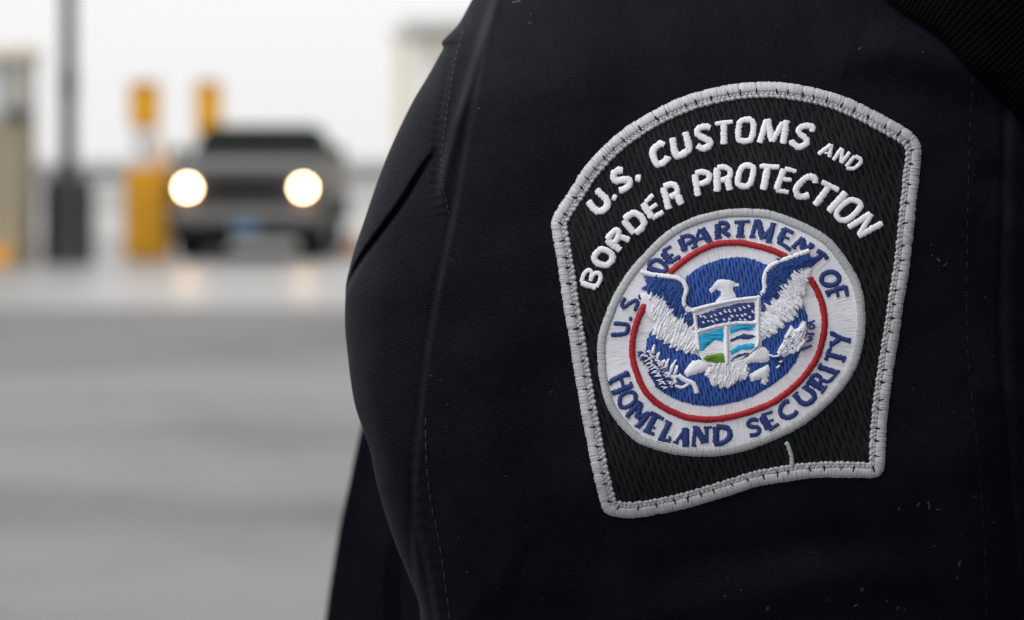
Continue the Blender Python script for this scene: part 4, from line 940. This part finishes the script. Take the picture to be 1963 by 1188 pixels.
for z in zs:
    a_, b_ = fa(np.array([z]))[0], fb(np.array([z]))[0]; e_ = 2 / 2.7
    lx = a_ * np.sign(np.cos(an)) * np.abs(np.cos(an)) ** e_; ly = b_ * np.sign(np.sin(an)) * np.abs(np.sin(an)) ** e_
    wob = 1 + .012 * np.sin(an * 7 + z * 40) + .008 * np.sin(an * 13 - z * 70)
    X = (-lx * math.cos(phi) + ly * math.sin(phi)) * wob; Yy = (-lx * math.sin(phi) - ly * math.cos(phi)) * wob + 1.135
    cx_ = .1
    for _ in range(4):
        px = CX + (X + cx_) / Yy * FPX; i = int(np.argmin(px)); cx_ += (fpx(np.array([z]))[0] - px[i]) / FPX * Yy[i]
    V.append(np.stack([X + cx_, Yy, np.full_like(X, z)], 1))
nz, na = len(zs), len(an); V = np.vstack(V); I = np.arange(nz * na).reshape(nz, na)
F = np.stack([I[:-1].ravel(), np.roll(I, -1, 1)[:-1].ravel(), np.roll(I, -1, 1)[1:].ravel(), I[1:].ravel()], 1).tolist(); F.append(I[-1].tolist()); F.append(I[0, ::-1].tolist())
uvj = np.stack([np.tile(an * 900, nz), np.repeat(zs * 6500, na)], 1)
mesh_obj('jacket', local(V), F, M['jacket_body'], officer, uv=uvj)

def skin(name, pts, edges, radii, m, root=0, sub=2):
    me = bpy.data.meshes.new(name); me.from_pydata([tuple(p) for p in local(np.array(pts))], edges, []); me.update()
    o = bpy.data.objects.new(name, me); COL.objects.link(o); o.parent = officer; me.materials.append(m)
    o.modifiers.new('skin', 'SKIN'); sm_ = o.modifiers.new('sub', 'SUBSURF'); sm_.levels = sub; sm_.render_levels = sub
    if not me.skin_vertices: me.skin_vertices.new()
    for v, r_ in zip(me.skin_vertices[0].data, radii): v.radius = (r_, r_) if not isinstance(r_, tuple) else r_
    me.skin_vertices[0].data[root].use_root = True
    o.modifiers['skin'].use_smooth_shade = True
    return o
M['skin'] = noisy('skin', (.42, .25, .18), .08, 20, .5)
M['boot'] = mat('boot', (.01, .01, .01), .35, .5)
M['trouser'] = mat('trouser', (.006, .007, .011), .8, .2)
tx = .10
pts = [(tx, 1.13, .98), (tx, 1.13, 1.2), (tx + .01, 1.13, 1.39), (tx, 1.13, 1.52), (tx - .02, 1.13, 1.60), (tx - .02, 1.13, 1.70), (tx - .01, 1.13, 1.755), (tx - .10, 1.125, 1.62), (tx - .128, 1.12, 1.645),
       (tx, 1.04, .93), (tx - .005, 1.03, .52), (tx + .02, 1.03, .10), (tx - .12, 1.02, .04), (tx, 1.22, .93), (tx - .005, 1.24, .52), (tx + .02, 1.24, .10), (tx - .12, 1.25, .04),
       (tx + .01, .99, 1.345), (.076, .962, 1.14), (.072, .946, .90), (.066, .905, .78), (tx + .01, 1.27, 1.345), (tx + .03, 1.37, 1.12), (tx - .03, 1.38, .88), (tx - .05, 1.38, .78)]
ed_ = [(0, 1), (1, 2), (2, 3), (3, 4), (4, 5), (5, 6), (4, 7), (7, 8), (0, 9), (9, 10), (10, 11), (11, 12), (0, 13), (13, 14), (14, 15), (15, 16), (2, 17), (17, 18), (18, 19), (19, 20), (2, 21), (21, 22), (22, 23), (23, 24)]
rad = [.11, .10, .055, .052, .075, .082, .05, .03, .012, .085, .055, .04, .035, .085, .055, .04, .035, .05, .042, .03, .032, .05, .042, .03, .032]
for hand in (20, 24):
    hx_, hy_, hz_ = pts[hand]
    for k, (dx, ln) in enumerate(((-.028, .075), (-.01, .085), (.01, .08), (.028, .062))):
        i = len(pts); pts += [(hx_ + dx, hy_, hz_ - .05), (hx_ + dx * 1.15 - .004, hy_ + .006, hz_ - .05 - ln * .55), (hx_ + dx * 1.15 - .014, hy_ + .016, hz_ - .05 - ln)]
        ed_ += [(hand, i), (i, i + 1), (i + 1, i + 2)]; rad += [.0095, .0085, .0075]
    i = len(pts); pts += [(hx_ - .04, hy_ + .008, hz_ - .01), (hx_ - .062, hy_ + .014, hz_ - .055)]; ed_ += [(hand, i), (i, i + 1)]; rad += [.011, .009]
skin('body', pts, ed_, rad, M['skin'])
tp = [(tx, 1.13, .97), (tx, 1.13, .90), (tx, 1.04, .84), (tx - .005, 1.03, .50), (tx + .02, 1.03, .10), (tx, 1.22, .84), (tx - .005, 1.24, .50), (tx + .02, 1.24, .10)]
skin('trousers', tp, [(0, 1), (1, 2), (2, 3), (3, 4), (1, 5), (5, 6), (6, 7)], [(.14, .17), .14, .10, .082, .075, .10, .082, .075], M['trouser'])
for y in (1.03, 1.24): skin('boot', [(tx + .03, y, .16), (tx + .03, y, .05), (tx - .08, y - .005, .045), (tx - .16, y - .01, .04)], [(0, 1), (1, 2), (2, 3)], [.062, .05, .046, .036], M['boot'])
skin('far_sleeve', [(tx + .01, 1.27, 1.39), (tx + .025, 1.345, 1.33), (tx + .03, 1.385, 1.12), (tx - .02, 1.39, .90), (tx - .04, 1.385, .81)], [(0, 1), (1, 2), (2, 3), (3, 4)], [.07, .078, .074, .062, .052], M['jacket_plain'])
skin('cap', [(tx - .01, 1.13, 1.715), (tx - .01, 1.13, 1.775), (tx - .11, 1.13, 1.715), (tx - .17, 1.13, 1.70)], [(0, 1), (0, 2), (2, 3)], [(.10, .098), .06, (.07, .014), (.045, .008)], M['jacket_plain'])
